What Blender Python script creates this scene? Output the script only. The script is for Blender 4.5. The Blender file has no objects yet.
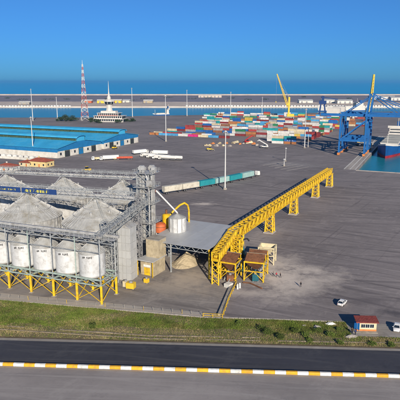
import bpy, math, random
import numpy as np
from mathutils import Vector, Matrix, Euler
R = math.radians
rnd = random.Random(7)
sc = bpy.context.scene
COL = sc.collection

# ------------------------------------------------------------ camera, world, sun, exposure
CAM_H = 62.0; FPX = 520.0; PITCH = math.atan(118.5 / FPX)
cam = bpy.data.cameras.new('camera'); co = bpy.data.objects.new('camera', cam); COL.objects.link(co)
co.location = (0, 0, CAM_H); co.rotation_euler = (math.pi / 2 - PITCH, 0, 0)
cam.sensor_fit = 'HORIZONTAL'; cam.angle = 2 * math.atan(200 / FPX); cam.clip_start = 1; cam.clip_end = 90000
sc.camera = co
SUN_EL, SUN_AZ = 22.0, 14.0                      # degrees; azimuth: behind the camera, to the right
world = bpy.data.worlds.new('World'); sc.world = world; world.use_nodes = True
wn = world.node_tree; wn.nodes.clear()
sky = wn.nodes.new('ShaderNodeTexSky'); sky.sky_type = 'NISHITA'; sky.sun_disc = False
sky.sun_elevation = R(SUN_EL); sky.sun_rotation = R(180 - SUN_AZ)
sky.air_density = 1.0; sky.dust_density = 0.2; sky.ozone_density = 4.0; sky.altitude = 60
tint = wn.nodes.new('ShaderNodeMix'); tint.data_type = 'RGBA'; tint.blend_type = 'MULTIPLY'
tint.inputs['Factor'].default_value = 1.0
tcw = wn.nodes.new('ShaderNodeTexCoord'); sepw = wn.nodes.new('ShaderNodeSeparateXYZ'); rampw = wn.nodes.new('ShaderNodeValToRGB')
wn.links.new(tcw.outputs['Generated'], sepw.inputs[0]); wn.links.new(sepw.outputs['Z'], rampw.inputs[0])
rampw.color_ramp.elements[0].position = 0.0; rampw.color_ramp.elements[0].color = (0.14, 0.48, 1.12, 1)   # clear blue air all round
rampw.color_ramp.elements[1].position = 0.30; rampw.color_ramp.elements[1].color = (0.34, 0.62, 0.86, 1)
wn.links.new(rampw.outputs[0], tint.inputs['B'])
bgn = wn.nodes.new('ShaderNodeBackground'); bgn.inputs['Strength'].default_value = 0.075
wo = wn.nodes.new('ShaderNodeOutputWorld')
wn.links.new(sky.outputs[0], tint.inputs['A']); wn.links.new(tint.outputs['Result'], bgn.inputs['Color'])
wn.links.new(bgn.outputs[0], wo.inputs[0])
sl = bpy.data.lights.new('sun', 'SUN'); sl.energy = 4.6; sl.angle = R(0.5); sl.color = (1.0, 0.89, 0.74)
so = bpy.data.objects.new('sun', sl); COL.objects.link(so)
sdir = Vector((math.sin(R(SUN_AZ)) * math.cos(R(SUN_EL)), -math.cos(R(SUN_AZ)) * math.cos(R(SUN_EL)), math.sin(R(SUN_EL))))
so.rotation_euler = sdir.to_track_quat('Z', 'Y').to_euler(); so.location = (0, -50, 120)
sc.view_settings.view_transform = 'Standard'; sc.view_settings.look = 'None'
sc.view_settings.exposure = 0.3; sc.view_settings.gamma = 1.0

# ------------------------------------------------------------ helpers
CP, SP = math.cos(PITCH), math.sin(PITCH)
def ray(px, py):
    x = (px - 200) / FPX; y = -(py - 200) / FPX
    return Vector((x, CP + y * SP, -SP + y * CP))
def gp(px, py, z=0.0):                       # pixel direction met with the plane at height z
    r = ray(px, py); t = (z - CAM_H) / r.z
    return Vector((r.x * t, r.y * t, z))
def at_y(px, py, Y):
    r = ray(px, py); t = Y / r.y
    return Vector((r.x * t, Y, CAM_H + r.z * t))
def frame(deg):                              # ground axes: v to the right, u away
    a = R(deg); return Vector((math.cos(a), -math.sin(a), 0)), Vector((math.sin(a), math.cos(a), 0))
UP = Vector((0, 0, 1))

class MB:
    def __init__(s): s.v = []; s.f = []
    def add(s, vs, fs):
        b = len(s.v); s.v.extend([tuple(p) for p in vs]); s.f.extend([tuple(b + i for i in f) for f in fs]); return s
    def box(s, c, d, rz=0.0):
        c = Vector(c); x, y, z = d[0] / 2, d[1] / 2, d[2] / 2; ca, sa = math.cos(rz), math.sin(rz)
        vs = []
        for sz in (-1, 1):
            for sx, sy in ((-1, -1), (1, -1), (1, 1), (-1, 1)):
                px, py = sx * x, sy * y
                vs.append((c.x + px * ca - py * sa, c.y + px * sa + py * ca, c.z + sz * z))
        return s.add(vs, [(3, 2, 1, 0), (4, 5, 6, 7), (0, 1, 5, 4), (1, 2, 6, 5), (2, 3, 7, 6), (3, 0, 4, 7)])
    def bx(s, x0, x1, y0, y1, z0, z1): return s.box(((x0 + x1) / 2, (y0 + y1) / 2, (z0 + z1) / 2), (x1 - x0, y1 - y0, z1 - z0))
    def bar(s, p, q, w, h=None):
        p, q = Vector(p), Vector(q); h = h or w; d = (q - p).normalized()
        ref = UP if abs(d.z) < 0.95 else Vector((0, 1, 0))
        a = d.cross(ref).normalized(); b = a.cross(d).normalized()
        vs = []
        for o in (p, q):
            for i, j in ((-1, -1), (1, -1), (1, 1), (-1, 1)): vs.append(o + a * i * w / 2 + b * j * h / 2)
        return s.add(vs, [(3, 2, 1, 0), (4, 5, 6, 7), (0, 1, 5, 4), (1, 2, 6, 5), (2, 3, 7, 6), (3, 0, 4, 7)])
    def cyl(s, p, q, r0, r1=None, n=10, cap=True):
        p, q = Vector(p), Vector(q); r1 = r0 if r1 is None else r1; d = (q - p).normalized()
        ref = UP if abs(d.z) < 0.95 else Vector((0, 1, 0))
        a = d.cross(ref).normalized(); b = a.cross(d).normalized(); vs = []
        for o, r in ((p, r0), (q, r1)):
            for k in range(n):
                t = 2 * math.pi * k / n; vs.append(o + a * math.cos(t) * r + b * math.sin(t) * r)
        fs = [(k, (k + 1) % n, n + (k + 1) % n, n + k) for k in range(n)]
        if cap: fs += [tuple(range(n - 1, -1, -1)), tuple(range(n, 2 * n))]
        return s.add(vs, fs)
    def lathe(s, prof, n=32, c=(0, 0, 0)):
        vs = []; fs = []; m = len(prof)
        for r, z in prof:
            for k in range(n):
                t = 2 * math.pi * k / n; vs.append((c[0] + r * math.cos(t), c[1] + r * math.sin(t), c[2] + z))
        for i in range(m - 1):
            for k in range(n):
                fs.append((i * n + k, i * n + (k + 1) % n, (i + 1) * n + (k + 1) % n, (i + 1) * n + k))
        return s.add(vs, fs)
    def prism(s, poly, z0, z1):
        n = len(poly); vs = [(p[0], p[1], z0) for p in poly] + [(p[0], p[1], z1) for p in poly]
        fs = [tuple(range(n - 1, -1, -1)), tuple(range(n, 2 * n))] + [(k, (k + 1) % n, n + (k + 1) % n, n + k) for k in range(n)]
        return s.add(vs, fs)
    def ext(s, prof, axis0, axis1, org, dirv, L):       # profile (a,b) in plane axis0/axis1, extruded along dirv
        org = Vector(org); n = len(prof)
        vs = [org + axis0 * a + axis1 * b for a, b in prof] + [org + axis0 * a + axis1 * b + dirv * L for a, b in prof]
        fs = [tuple(range(n - 1, -1, -1)), tuple(range(n, 2 * n))] + [(k, (k + 1) % n, n + (k + 1) % n, n + k) for k in range(n)]
        return s.add(vs, fs)
    def tube(s, pts, r, n=8):
        for a, b in zip(pts, pts[1:]): s.cyl(a, b, r, r, n)
        return s
    def build(s, name, mat, parent=None, world=False, smooth=False):
        me = bpy.data.meshes.new(name); vs = s.v
        if world and parent is not None:
            inv = parent.matrix_basis.inverted(); vs = [tuple(inv @ Vector(p)) for p in vs]
        elif world:
            pass
        me.from_pydata(vs, [], s.f); me.update()
        import bmesh
        bm = bmesh.new(); bm.from_mesh(me); bmesh.ops.recalc_face_normals(bm, faces=bm.faces); bm.to_mesh(me); bm.free()
        if smooth:
            me.polygons.foreach_set('use_smooth', [True] * len(me.polygons))
            me.set_sharp_from_angle(angle=R(40))
        if mat is not None: me.materials.append(mat)
        o = bpy.data.objects.new(name, me); COL.objects.link(o)
        if parent is not None: o.parent = parent
        return o

def tag(o, label=None, cat=None, group=None, kind=None):
    if label: o['label'] = label
    if cat: o['category'] = cat
    if group: o['group'] = group
    if kind: o['kind'] = kind
    return o
def thing(name, loc, rz, label, cat, group=None):
    o = bpy.data.objects.new(name, None); COL.objects.link(o); o.empty_display_size = 0.5
    o.location = loc; o.rotation_euler = (0, 0, rz)
    o.matrix_basis = Matrix.Translation(Vector(loc)) @ Matrix.Rotation(rz, 4, 'Z')
    return tag(o, label, cat, group)
ORD = ['first', 'second', 'third', 'fourth', 'fifth', 'sixth', 'seventh', 'eighth', 'ninth', 'tenth', 'eleventh', 'twelfth', 'thirteenth', 'fourteenth', 'fifteenth', 'sixteenth', 'seventeenth', 'eighteenth', 'nineteenth', 'twentieth']
def copy_tree(o, parent=None):
    c = o.copy(); COL.objects.link(c); c.parent = parent
    for ch in [x for x in o.children]: copy_tree(ch, c)
    return c
def place(o, loc, rz, label, scale=1.0):
    o.location = loc; o.rotation_euler = (0, 0, rz); o.scale = (scale,) * 3; o['label'] = label; return o

# ------------------------------------------------------------ materials
MATS = {}
def mat(name, col, rough=0.7, metal=0.0, var=0.25, scale=0.6, bump=0.0, bscale=None, stretch=None, dirt=None, dscale=0.15, spec=0.4, objvar=0.0):
    if name in MATS: return MATS[name]
    m = bpy.data.materials.new(name); m.use_nodes = True; nt = m.node_tree; N = nt.nodes; L = nt.links
    b = N['Principled BSDF']; b.inputs['Roughness'].default_value = rough; b.inputs['Metallic'].default_value = metal
    b.inputs['Specular IOR Level'].default_value = spec
    g = N.new('ShaderNodeNewGeometry'); mp = N.new('ShaderNodeMapping'); L.new(g.outputs['Position'], mp.inputs['Vector'])
    if stretch:
        mp.inputs['Rotation'].default_value = (0, 0, R(stretch[0])); mp.inputs['Scale'].default_value = (stretch[1], stretch[2], stretch[3] if len(stretch) > 3 else 1)
    nz = N.new('ShaderNodeTexNoise'); nz.inputs['Scale'].default_value = scale; nz.inputs['Detail'].default_value = 6; nz.inputs['Roughness'].default_value = 0.65
    L.new(mp.outputs[0], nz.inputs['Vector'])
    rp = N.new('ShaderNodeValToRGB'); c = Vector(col)
    rp.color_ramp.elements[0].position = 0.3; rp.color_ramp.elements[1].position = 0.7
    rp.color_ramp.elements[0].color = (*(c * (1 - var)), 1); rp.color_ramp.elements[1].color = (*[min(x * (1 + var), 0.95) for x in c], 1)
    L.new(nz.outputs['Fac'], rp.inputs[0]); out = rp.outputs[0]
    if dirt:
        n2 = N.new('ShaderNodeTexNoise'); n2.inputs['Scale'].default_value = dscale; n2.inputs['Detail'].default_value = 8; n2.inputs['Roughness'].default_value = 0.7
        L.new(g.outputs['Position'], n2.inputs['Vector'])
        mr = N.new('ShaderNodeMapRange'); mr.inputs[1].default_value = 0.48; mr.inputs[2].default_value = 0.72; L.new(n2.outputs['Fac'], mr.inputs[0])
        mx = N.new('ShaderNodeMix'); mx.data_type = 'RGBA'; L.new(mr.outputs[0], mx.inputs['Factor']); L.new(out, mx.inputs['A']); mx.inputs['B'].default_value = (*dirt, 1)
        out = mx.outputs['Result']
    if objvar:
        oi = N.new('ShaderNodeObjectInfo'); hs = N.new('ShaderNodeHueSaturation')
        mr = N.new('ShaderNodeMapRange'); mr.inputs[3].default_value = 1 - objvar; mr.inputs[4].default_value = 1 + objvar
        L.new(oi.outputs['Random'], mr.inputs[0]); L.new(mr.outputs[0], hs.inputs['Value']); L.new(out, hs.inputs['Color']); out = hs.outputs[0]
    L.new(out, b.inputs['Base Color'])
    if bump:
        n3 = N.new('ShaderNodeTexNoise'); n3.inputs['Scale'].default_value = bscale or scale * 6; n3.inputs['Detail'].default_value = 4
        L.new(mp.outputs[0], n3.inputs['Vector'])
        bp = N.new('ShaderNodeBump'); bp.inputs['Strength'].default_value = bump; bp.inputs['Distance'].default_value = 0.1
        L.new(n3.outputs['Fac'], bp.inputs['Height']); L.new(bp.outputs[0], b.inputs['Normal'])
    MATS[name] = m; return m

M_galv = mat('galvanised_steel', (0.52, 0.52, 0.51), 0.5, 0.35, 0.22, 0.9, dirt=(0.27, 0.25, 0.21), dscale=0.5)
M_galv2 = mat('weathered_galvanised_roof', (0.44, 0.445, 0.43), 0.6, 0.15, 0.18, 0.5, stretch=(0, 1, 1, 0.2), dirt=(0.27, 0.25, 0.20), dscale=0.25)
M_white = mat('white_silo_paint', (0.60, 0.61, 0.61), 0.5, 0.0, 0.14, 0.7, stretch=(0, 1, 1, 0.2), dirt=(0.36, 0.35, 0.33), dscale=0.6)
M_steel = mat('grey_steel_lattice', (0.37, 0.39, 0.395), 0.6, 0.2, 0.3, 1.2)
M_green = mat('grey_green_steel', (0.34, 0.42, 0.38), 0.6, 0.1, 0.25, 1.0)
M_yel = mat('yellow_paint', (0.72, 0.46, 0.012), 0.55, 0.0, 0.22, 1.2, dirt=(0.34, 0.20, 0.04), dscale=0.7)
M_yel2 = mat('crane_yellow_paint', (0.74, 0.49, 0.03), 0.5, 0.0, 0.12, 0.6)
M_rust = mat('rusty_steel', (0.20, 0.085, 0.04), 0.85, 0.0, 0.4, 1.2, dirt=(0.10, 0.05, 0.03), dscale=0.8)
M_orange = mat('orange_red_tank_paint', (0.50, 0.12, 0.04), 0.6, 0.0, 0.25, 1.0)
M_cream = mat('cream_paint', (0.66, 0.58, 0.38), 0.7, 0.0, 0.15, 0.8, dirt=(0.4, 0.33, 0.2), dscale=0.8)
M_conc = mat('concrete', (0.36, 0.33, 0.28), 0.9, 0.0, 0.25, 0.5, dirt=(0.2, 0.18, 0.15), dscale=0.35)
M_beige = mat('beige_concrete_wall', (0.44, 0.37, 0.25), 0.9, 0.0, 0.22, 0.5, dirt=(0.26, 0.21, 0.13), dscale=0.6)
M_shedroof = mat('grey_metal_roof_sheet', (0.50, 0.51, 0.51), 0.5, 0.15, 0.12, 0.3, dirt=(0.40, 0.40, 0.38), dscale=0.3, objvar=0.06)
M_dark = mat('doorway_shade', (0.03, 0.035, 0.04), 0.9)  # near-black colour standing in for the shade inside open doorways
M_shedwall = mat('shed_wall_blue_shade', (0.03, 0.06, 0.10), 0.7)  # shade of the shed mouth put into the wall colour as dark blue
M_roofblue = mat('blue_roof_sheet', (0.045, 0.38, 0.66), 0.5, 0.0, 0.12, 0.12, stretch=(23, 1, 0.15, 1), dirt=(0.10, 0.45, 0.68), dscale=0.08)
M_bluewall = mat('blue_cladding', (0.015, 0.17, 0.40), 0.6, 0.0, 0.15, 0.3)
M_whitewall = mat('white_plaster_wall', (0.66, 0.64, 0.58), 0.85, 0.0, 0.12, 0.3, dirt=(0.45, 0.41, 0.34), dscale=0.2)
M_clere = mat('mossy_clerestory', (0.05, 0.085, 0.05), 0.8, 0.0, 0.4, 0.5)
M_redroof = mat('red_tile_roof', (0.34, 0.085, 0.05), 0.85, 0.0, 0.3, 1.0)
M_housewall = mat('yellow_plaster', (0.66, 0.52, 0.24), 0.85, 0.0, 0.12, 0.6)
M_glass = mat('dark_window_glass', (0.02, 0.03, 0.045), 0.12, 0.0, 0.2, 0.6, spec=0.6)
M_carwhite = mat('white_car_paint', (0.80, 0.80, 0.79), 0.25, 0.0, 0.03, 1.0, spec=0.5)
M_tyre = mat('tyre_rubber', (0.02, 0.02, 0.02), 0.9)
M_rim = mat('wheel_rim', (0.35, 0.35, 0.36), 0.4, 0.6)
M_lamp = mat('head_lamp_glass', (0.7, 0.7, 0.68), 0.15)
M_red = mat('red_paint', (0.50, 0.03, 0.025), 0.5, 0.0, 0.15, 0.6)
M_tail = mat('tail_lamp_red', (0.40, 0.02, 0.02), 0.3)
M_cblue = mat('crane_blue_paint', (0.012, 0.12, 0.36), 0.5, 0.0, 0.18, 0.2)
M_mast = mat('mast_grey_paint', (0.62, 0.62, 0.60), 0.5, 0.1, 0.08, 0.6)
M_mastd = mat('lamp_head_grey', (0.25, 0.25, 0.26), 0.6)
M_hullb = mat('ship_blue_paint', (0.008, 0.075, 0.26), 0.5, 0.0, 0.2, 0.15)
M_hullr = mat('ship_red_antifouling', (0.30, 0.02, 0.03), 0.6, 0.0, 0.2, 0.15)
M_shipw = mat('ship_white_paint', (0.60, 0.57, 0.52), 0.5, 0.0, 0.1, 0.2)
M_hatch = mat('grey_hatch_cover', (0.42, 0.42, 0.38), 0.7, 0.0, 0.2, 0.15)
M_grain = mat('pale_grain_pile', (0.46, 0.38, 0.25), 1.0, 0.0, 0.2, 0.6, bump=0.5)
M_teal = mat('teal_machine_paint', (0.01, 0.10, 0.13), 0.5, 0.0, 0.2, 0.8)
M_tealc = mat('teal_container_paint', (0.02, 0.26, 0.30), 0.55, 0.0, 0.15, 0.4)
M_signblue = mat('navy_banner', (0.012, 0.045, 0.17), 0.7, 0.0, 0.1, 0.6)
M_signyel = mat('yellow_lettering', (0.72, 0.62, 0.05), 0.7)
M_black = mat('black_lettering', (0.02, 0.02, 0.025), 0.7)
M_kerbw = mat('white_kerb_paint', (0.76, 0.75, 0.70), 0.7, 0.0, 0.08, 1.5, dirt=(0.42, 0.40, 0.36), dscale=1.2, objvar=0.1)
M_kerby = mat('yellow_kerb_paint', (0.78, 0.40, 0.02), 0.7, 0.0, 0.12, 1.5, dirt=(0.45, 0.24, 0.05), dscale=1.2, objvar=0.12)
M_earth = mat('brown_earth', (0.13, 0.10, 0.06), 1.0, 0.0, 0.4, 0.5, bump=0.4, bscale=3)
M_orangew = mat('orange_base_paint', (0.55, 0.20, 0.06), 0.8)

def asphalt(name, c, dark, light, ang, patch=None):
    m = bpy.data.materials.new(name); m.use_nodes = True; nt = m.node_tree; N = nt.nodes; L = nt.links
    b = N['Principled BSDF']; b.inputs['Roughness'].default_value = 0.88; b.inputs['Specular IOR Level'].default_value = 0.25
    g = N.new('ShaderNodeNewGeometry')
    def noise(scale, rot, sx, sy, det=6, ro=0.6):
        mp = N.new('ShaderNodeMapping'); mp.vector_type = 'POINT'
        mp.inputs['Rotation'].default_value = (0, 0, R(rot))
        s2 = N.new('ShaderNodeMapping'); s2.inputs['Scale'].default_value = (sx, sy, 1)
        L.new(g.outputs['Position'], mp.inputs[0]); L.new(mp.outputs[0], s2.inputs[0])
        n = N.new('ShaderNodeTexNoise'); n.inputs['Scale'].default_value = scale; n.inputs['Detail'].default_value = det; n.inputs['Roughness'].default_value = ro
        L.new(s2.outputs[0], n.inputs['Vector']); return n.outputs['Fac']
    def mr(x, a, bb, c0=0, c1=1):
        k = N.new('ShaderNodeMapRange'); k.inputs[1].default_value = a; k.inputs[2].default_value = bb; k.inputs[3].default_value = c0; k.inputs[4].default_value = c1
        L.new(x, k.inputs[0]); return k.outputs[0]
    def mix(f, a, bcol):
        k = N.new('ShaderNodeMix'); k.data_type = 'RGBA'; L.new(f, k.inputs['Factor'])
        if hasattr(a, 'is_output'): L.new(a, k.inputs['A'])
        else: k.inputs['A'].default_value = (*a, 1)
        if hasattr(bcol, 'is_output'): L.new(bcol, k.inputs['B'])
        else: k.inputs['B'].default_value = (*bcol, 1)
        return k.outputs['Result']
    col = mix(mr(noise(0.02, 0, 1, 1), 0.36, 0.64), [x * 0.82 for x in c], [x * 1.18 for x in c])
    col = mix(mr(noise(0.35, 0, 1, 1, 8, 0.75), 0.45, 0.75, 0, 0.35), col, light)
    col = mix(mr(noise(0.25, ang, 0.06, 1.0, 7, 0.7), 0.52, 0.66, 0, 0.7), col, dark)
    col = mix(mr(noise(0.45, ang + 9, 0.05, 1.0, 6, 0.65), 0.54, 0.68, 0, 0.6), col, light)
    if patch: col = mix(mr(noise(0.12, ang - 70, 0.05, 1.0, 6, 0.65), 0.57, 0.66, 0, 0.55), col, dark)
    else: col = mix(mr(noise(0.8, ang, 0.02, 1.0, 5, 0.6), 0.52, 0.66, 0, 0.6), col, light)
    col = mix(mr(noise(0.06, 0, 1, 1, 8, 0.7), 0.60, 0.68, 0, 0.7), col, dark)
    col = mix(mr(noise(0.9, 20, 1, 1, 8, 0.8), 0.52, 0.70, 0, 0.4), col, dark)
    col = mix(mr(noise(0.13, 40, 1, 0.5, 9, 0.8), 0.54, 0.66, 0, 0.6), col, light)
    if patch:
        col = mix(mr(noise(0.5, 33, 0.02, 1.0, 3, 0.5), 0.60, 0.66, 0, 0.6), col, dark)
        col = mix(mr(noise(0.42, 6, 0.02, 1.0, 3, 0.5), 0.61, 0.67, 0, 0.55), col, dark)
        col = mix(mr(noise(0.5, -58, 0.025, 1.0, 3, 0.5), 0.63, 0.69, 0, 0.5), col, dark)
        col = mix(mr(noise(0.4, 14, 0.03, 1.0, 4, 0.6), 0.60, 0.68, 0, 0.5), col, light)
    if patch:
        for (x, y, rx, ry, rot, amt, pc) in patch:
            mp = N.new('ShaderNodeMapping'); mp.vector_type = 'TEXTURE'
            mp.inputs['Location'].default_value = (x, y, 0); mp.inputs['Rotation'].default_value = (0, 0, R(rot)); mp.inputs['Scale'].default_value = (rx, ry, 1e6)
            L.new(g.outputs['Position'], mp.inputs[0])
            ln = N.new('ShaderNodeVectorMath'); ln.operation = 'LENGTH'; L.new(mp.outputs[0], ln.inputs[0])
            ad = N.new('ShaderNodeMath'); ad.operation = 'MULTIPLY_ADD'; L.new(noise(0.22, 0, 1, 1, 8, 0.75), ad.inputs[0]); ad.inputs[1].default_value = 2.2
            L.new(ln.outputs['Value'], ad.inputs[2])
            col = mix(mr(ad.outputs[0], 1.3, 2.1, amt, 0), col, pc)
    L.new(col, b.inputs['Base Color'])
    n3 = noise(2.5, 0, 1, 1, 5)
    bp = N.new('ShaderNodeBump'); bp.inputs['Strength'].default_value = 0.25; bp.inputs['Distance'].default_value = 0.06; L.new(n3, bp.inputs['Height']); L.new(bp.outputs[0], b.inputs['Normal'])
    return m
DUST = (0.62, 0.55, 0.48)
M_apron = asphalt('port_asphalt', (0.222, 0.198, 0.194), (0.128, 0.113, 0.115), (0.37, 0.33, 0.315), 20,
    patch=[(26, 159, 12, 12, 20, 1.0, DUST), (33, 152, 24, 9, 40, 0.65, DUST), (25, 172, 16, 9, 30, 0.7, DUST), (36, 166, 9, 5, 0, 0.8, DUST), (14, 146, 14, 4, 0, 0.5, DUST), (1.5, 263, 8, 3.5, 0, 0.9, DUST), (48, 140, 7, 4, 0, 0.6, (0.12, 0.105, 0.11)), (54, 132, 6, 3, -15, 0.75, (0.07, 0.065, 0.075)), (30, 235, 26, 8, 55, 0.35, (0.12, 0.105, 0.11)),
           (70, 395, 30, 16, -24, 0.55, (0.34, 0.32, 0.31)), (110, 600, 60, 40, 0, 0.3, DUST), (25, 510, 35, 20, -25, 0.55, (0.36, 0.28, 0.24)), (-70, 440, 30, 18, 20, 0.4, DUST), (25, 205, 30, 9, 60, 0.25, DUST)])
M_pad = asphalt('silo_yard_concrete', (0.26, 0.235, 0.215), (0.14, 0.125, 0.118), (0.42, 0.375, 0.33), 22, patch=[(-3, 158, 9, 10, -25, 0.8, (0.50, 0.42, 0.33)), (-8, 150, 16, 7, -20, 0.6, (0.46, 0.39, 0.31)), (-32, 148, 20, 4, -20, 0.6, (0.20, 0.17, 0.14))])
M_road = asphalt('dark_road_asphalt', (0.053, 0.055, 0.070), (0.032, 0.034, 0.046), (0.09, 0.091, 0.10), 3.2)
M_road2 = asphalt('grey_road_asphalt', (0.30, 0.275, 0.265), (0.21, 0.195, 0.195), (0.37, 0.345, 0.33), 3.2)
M_gravel = asphalt('gravel_shoulder', (0.30, 0.275, 0.245), (0.18, 0.165, 0.145), (0.40, 0.37, 0.33), 3.2)
M_quay = asphalt('quay_concrete', (0.40, 0.36, 0.32), (0.25, 0.22, 0.2), (0.5, 0.47, 0.42), -66)
M_sand = asphalt('sandy_reclaimed_land', (0.55, 0.46, 0.38), (0.36, 0.31, 0.28), (0.66, 0.58, 0.48), 0)
M_rock = asphalt('dark_breakwater_ground', (0.20, 0.175, 0.20), (0.10, 0.095, 0.115), (0.36, 0.31, 0.31), 0)
M_soil = mat('verge_soil', (0.20, 0.165, 0.085), 1.0, 0.0, 0.4, 0.35, bump=0.4, bscale=2, dirt=(0.085, 0.105, 0.03), dscale=0.14)

def water(name, c, wave, rough, dist):
    m = bpy.data.materials.new(name); m.use_nodes = True; nt = m.node_tree; N = nt.nodes; L = nt.links
    b = N['Principled BSDF']; b.inputs['Roughness'].default_value = rough; b.inputs['IOR'].default_value = 1.33
    g = N.new('ShaderNodeNewGeometry'); n0 = N.new('ShaderNodeTexNoise'); n0.inputs['Scale'].default_value = 0.004; n0.inputs['Detail'].default_value = 4
    L.new(g.outputs['Position'], n0.inputs['Vector'])
    rp = N.new('ShaderNodeValToRGB'); rp.color_ramp.elements[0].color = (*[x * 0.8 for x in c], 1); rp.color_ramp.elements[1].color = (*[x * 1.2 for x in c], 1)
    L.new(n0.outputs['Fac'], rp.inputs[0]); L.new(rp.outputs[0], b.inputs['Base Color'])
    n = N.new('ShaderNodeTexNoise'); n.inputs['Scale'].default_value = wave; n.inputs['Detail'].default_value = 5; n.inputs['Roughness'].default_value = 0.6
    L.new(g.outputs['Position'], n.inputs['Vector'])
    bp = N.new('ShaderNodeBump'); bp.inputs['Strength'].default_value = 0.6; bp.inputs['Distance'].default_value = dist
    L.new(n.outputs['Fac'], bp.inputs['Height']); L.new(bp.outputs[0], b.inputs['Normal'])
    return m
M_sea = water('sea_water', (0.02, 0.35, 0.66), 0.08, 0.35, 1.5)
M_dock = water('harbour_water', (0.006, 0.20, 0.27), 0.25, 0.25, 0.4)

# ------------------------------------------------------------ setting
TQ = 24.0; QV, QU = frame(TQ)
QC = Vector((112, 369, 0))                              # corner of the dock
def struct(name, o): o['kind'] = 'structure'; return o
def sheet(name, poly, z, m, thick=0.0):
    mb = MB()
    if thick: mb.prism(poly, z - thick, z)
    else: mb.add([(p[0], p[1], z) for p in poly], [tuple(range(len(poly)))])
    return struct(name, mb.build(name, m))
q1 = QC + QV * 900; q2 = QC + QU * 800
sheet('sea', [(-60000, -2000), (60000, -2000), (60000, 80000), (-60000, 80000)], -2.6, M_sea)
sheet('ground', [(-1500, -400), (q1.x, -400), (q1.x, q1.y), (QC.x, QC.y), (q2.x, q2.y), (q2.x + 60, q2.y + 40), (205, 1062), (0, 1000), (-110, 972), (-200, 930), (-380, 925), (-1500, 860)], 0.0, M_apron, 8)
hb = [gp(356, 170.5), QC + QU * 800, QC + QU * 800 + QV * 500, QC + QV * 500]
sheet('harbour_water', [tuple(QC)[:2], tuple(hb[1])[:2], tuple(hb[2])[:2], tuple(hb[3])[:2]], -2.55, M_dock)
sheet('harbour_basin', [(-1500, 868), (-380, 933), (-200, 938), (-110, 980), (0, 1008), (205, 1070), (700, 1150), (1500, 1290), (1500, 1325), (-1500, 1325)], -2.52, M_dock)
# breakwater
sheet('breakwater_beach', [(-1400, 1335), (1400, 1335), (1800, 1760), (-1800, 1760)], 0.6, M_sand, 4)
sheet('breakwater', [(-1700, 1560), (-500, 1650), (200, 1600), (1700, 1580), (2300, 2420), (-2300, 2420)], 1.2, M_rock, 5)
sheet('breakwater_crest', [(-2200, 2400), (2200, 2400), (2250, 2490), (-2250, 2490)], 5.0, M_sand, 9)
# road
RA = R(-3.2)
RV = Vector((math.cos(RA), math.sin(RA), 0)); RU = Vector((-math.sin(RA), math.cos(RA), 0)); RO = Vector((0, 103.0, 0))
def rp_(a, b, z=0): p = RO + RV * a + RU * b; return Vector((p.x, p.y, z))
def rsheet(name, a0, a1, b0, b1, z, m): return sheet(name, [tuple(rp_(a0, b0))[:2], tuple(rp_(a1, b0))[:2], tuple(rp_(a1, b1))[:2], tuple(rp_(a0, b1))[:2]], z, m)
rsheet('road_near_carriageway', -300, 300, -26, 0.3, 0.008, M_road2)
rsheet('road_far_carriageway', -300, 300, 0.35, 11.4, 0.008, M_road)
rsheet('gravel_shoulder', -300, 300, 11.3, 12.4, 0.014, M_gravel)
rsheet('earth_shoulder', -300, 300, 12.3, 13.5, 0.010, M_earth)
rsheet('edge_line', -300, 300, -0.95, -0.80, 0.014, mat('faded_yellow_line', (0.42, 0.33, 0.19), 0.9, 0, 0.3, 0.8))
rsheet('inner_edge_line', -300, 300, 0.95, 1.05, 0.014, M_gravel)
# grass verge ground (one bank of soil)
gb = [gp(-60, 294), gp(0, 300), gp(100, 309), gp(200, 318), gp(260, 319.5), gp(345, 322)]
gf = [rp_(40, 13.1), rp_(-120, 13.1)]
vpoly = [tuple(p)[:2] for p in gb] + [tuple(gp(352, 336))[:2]] + [tuple(rp_(90, 16))[:2], tuple(rp_(90, 13.1))[:2]] + [tuple(gf[1])[:2]]
sheet('grass_verge', vpoly, 0.02, M_soil)
# concrete yard below the silos
sheet('silo_yard', [tuple(gp(*p))[:2] for p in ((-80, 292), (0, 299.5), (100, 308.5), (221.5, 319), (236.5, 283), (215, 262), (178, 255), (150, 240), (-80, 240))], 0.012, M_pad)
sheet('yard_path', [tuple(gp(*p))[:2] for p in ((-80, 286), (0, 293), (100, 302), (160, 308.5), (214, 313.5), (222, 319), (205, 317.6), (100, 308.3), (0, 299.2), (-80, 292))], 0.02, asphalt('pale_yard_concrete', (0.40, 0.355, 0.30), (0.25, 0.22, 0.19), (0.50, 0.45, 0.39), 6))
# pale coping along the dock
def qp(a, b, z=0): p = QC + QV * a + QU * b; return Vector((p.x, p.y, z))
sheet('quay_apron', [tuple(qp(*p))[:2] for p in ((-9, 0), (-0.2, 0), (-0.2, 260), (-9, 260))], 0.012, M_quay)
sheet('quay_coping', [tuple(qp(*p))[:2] for p in ((0.1, -2.2), (400, -2.2), (400, -0.1), (0.1, -0.1))], 0.25, M_quay, 0.3)
sheet('pavement_patch', [tuple(gp(*p))[:2] for p in ((345, 323), (400, 324.5), (400, 340), (352, 339))], 0.016, M_gravel)

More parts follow.
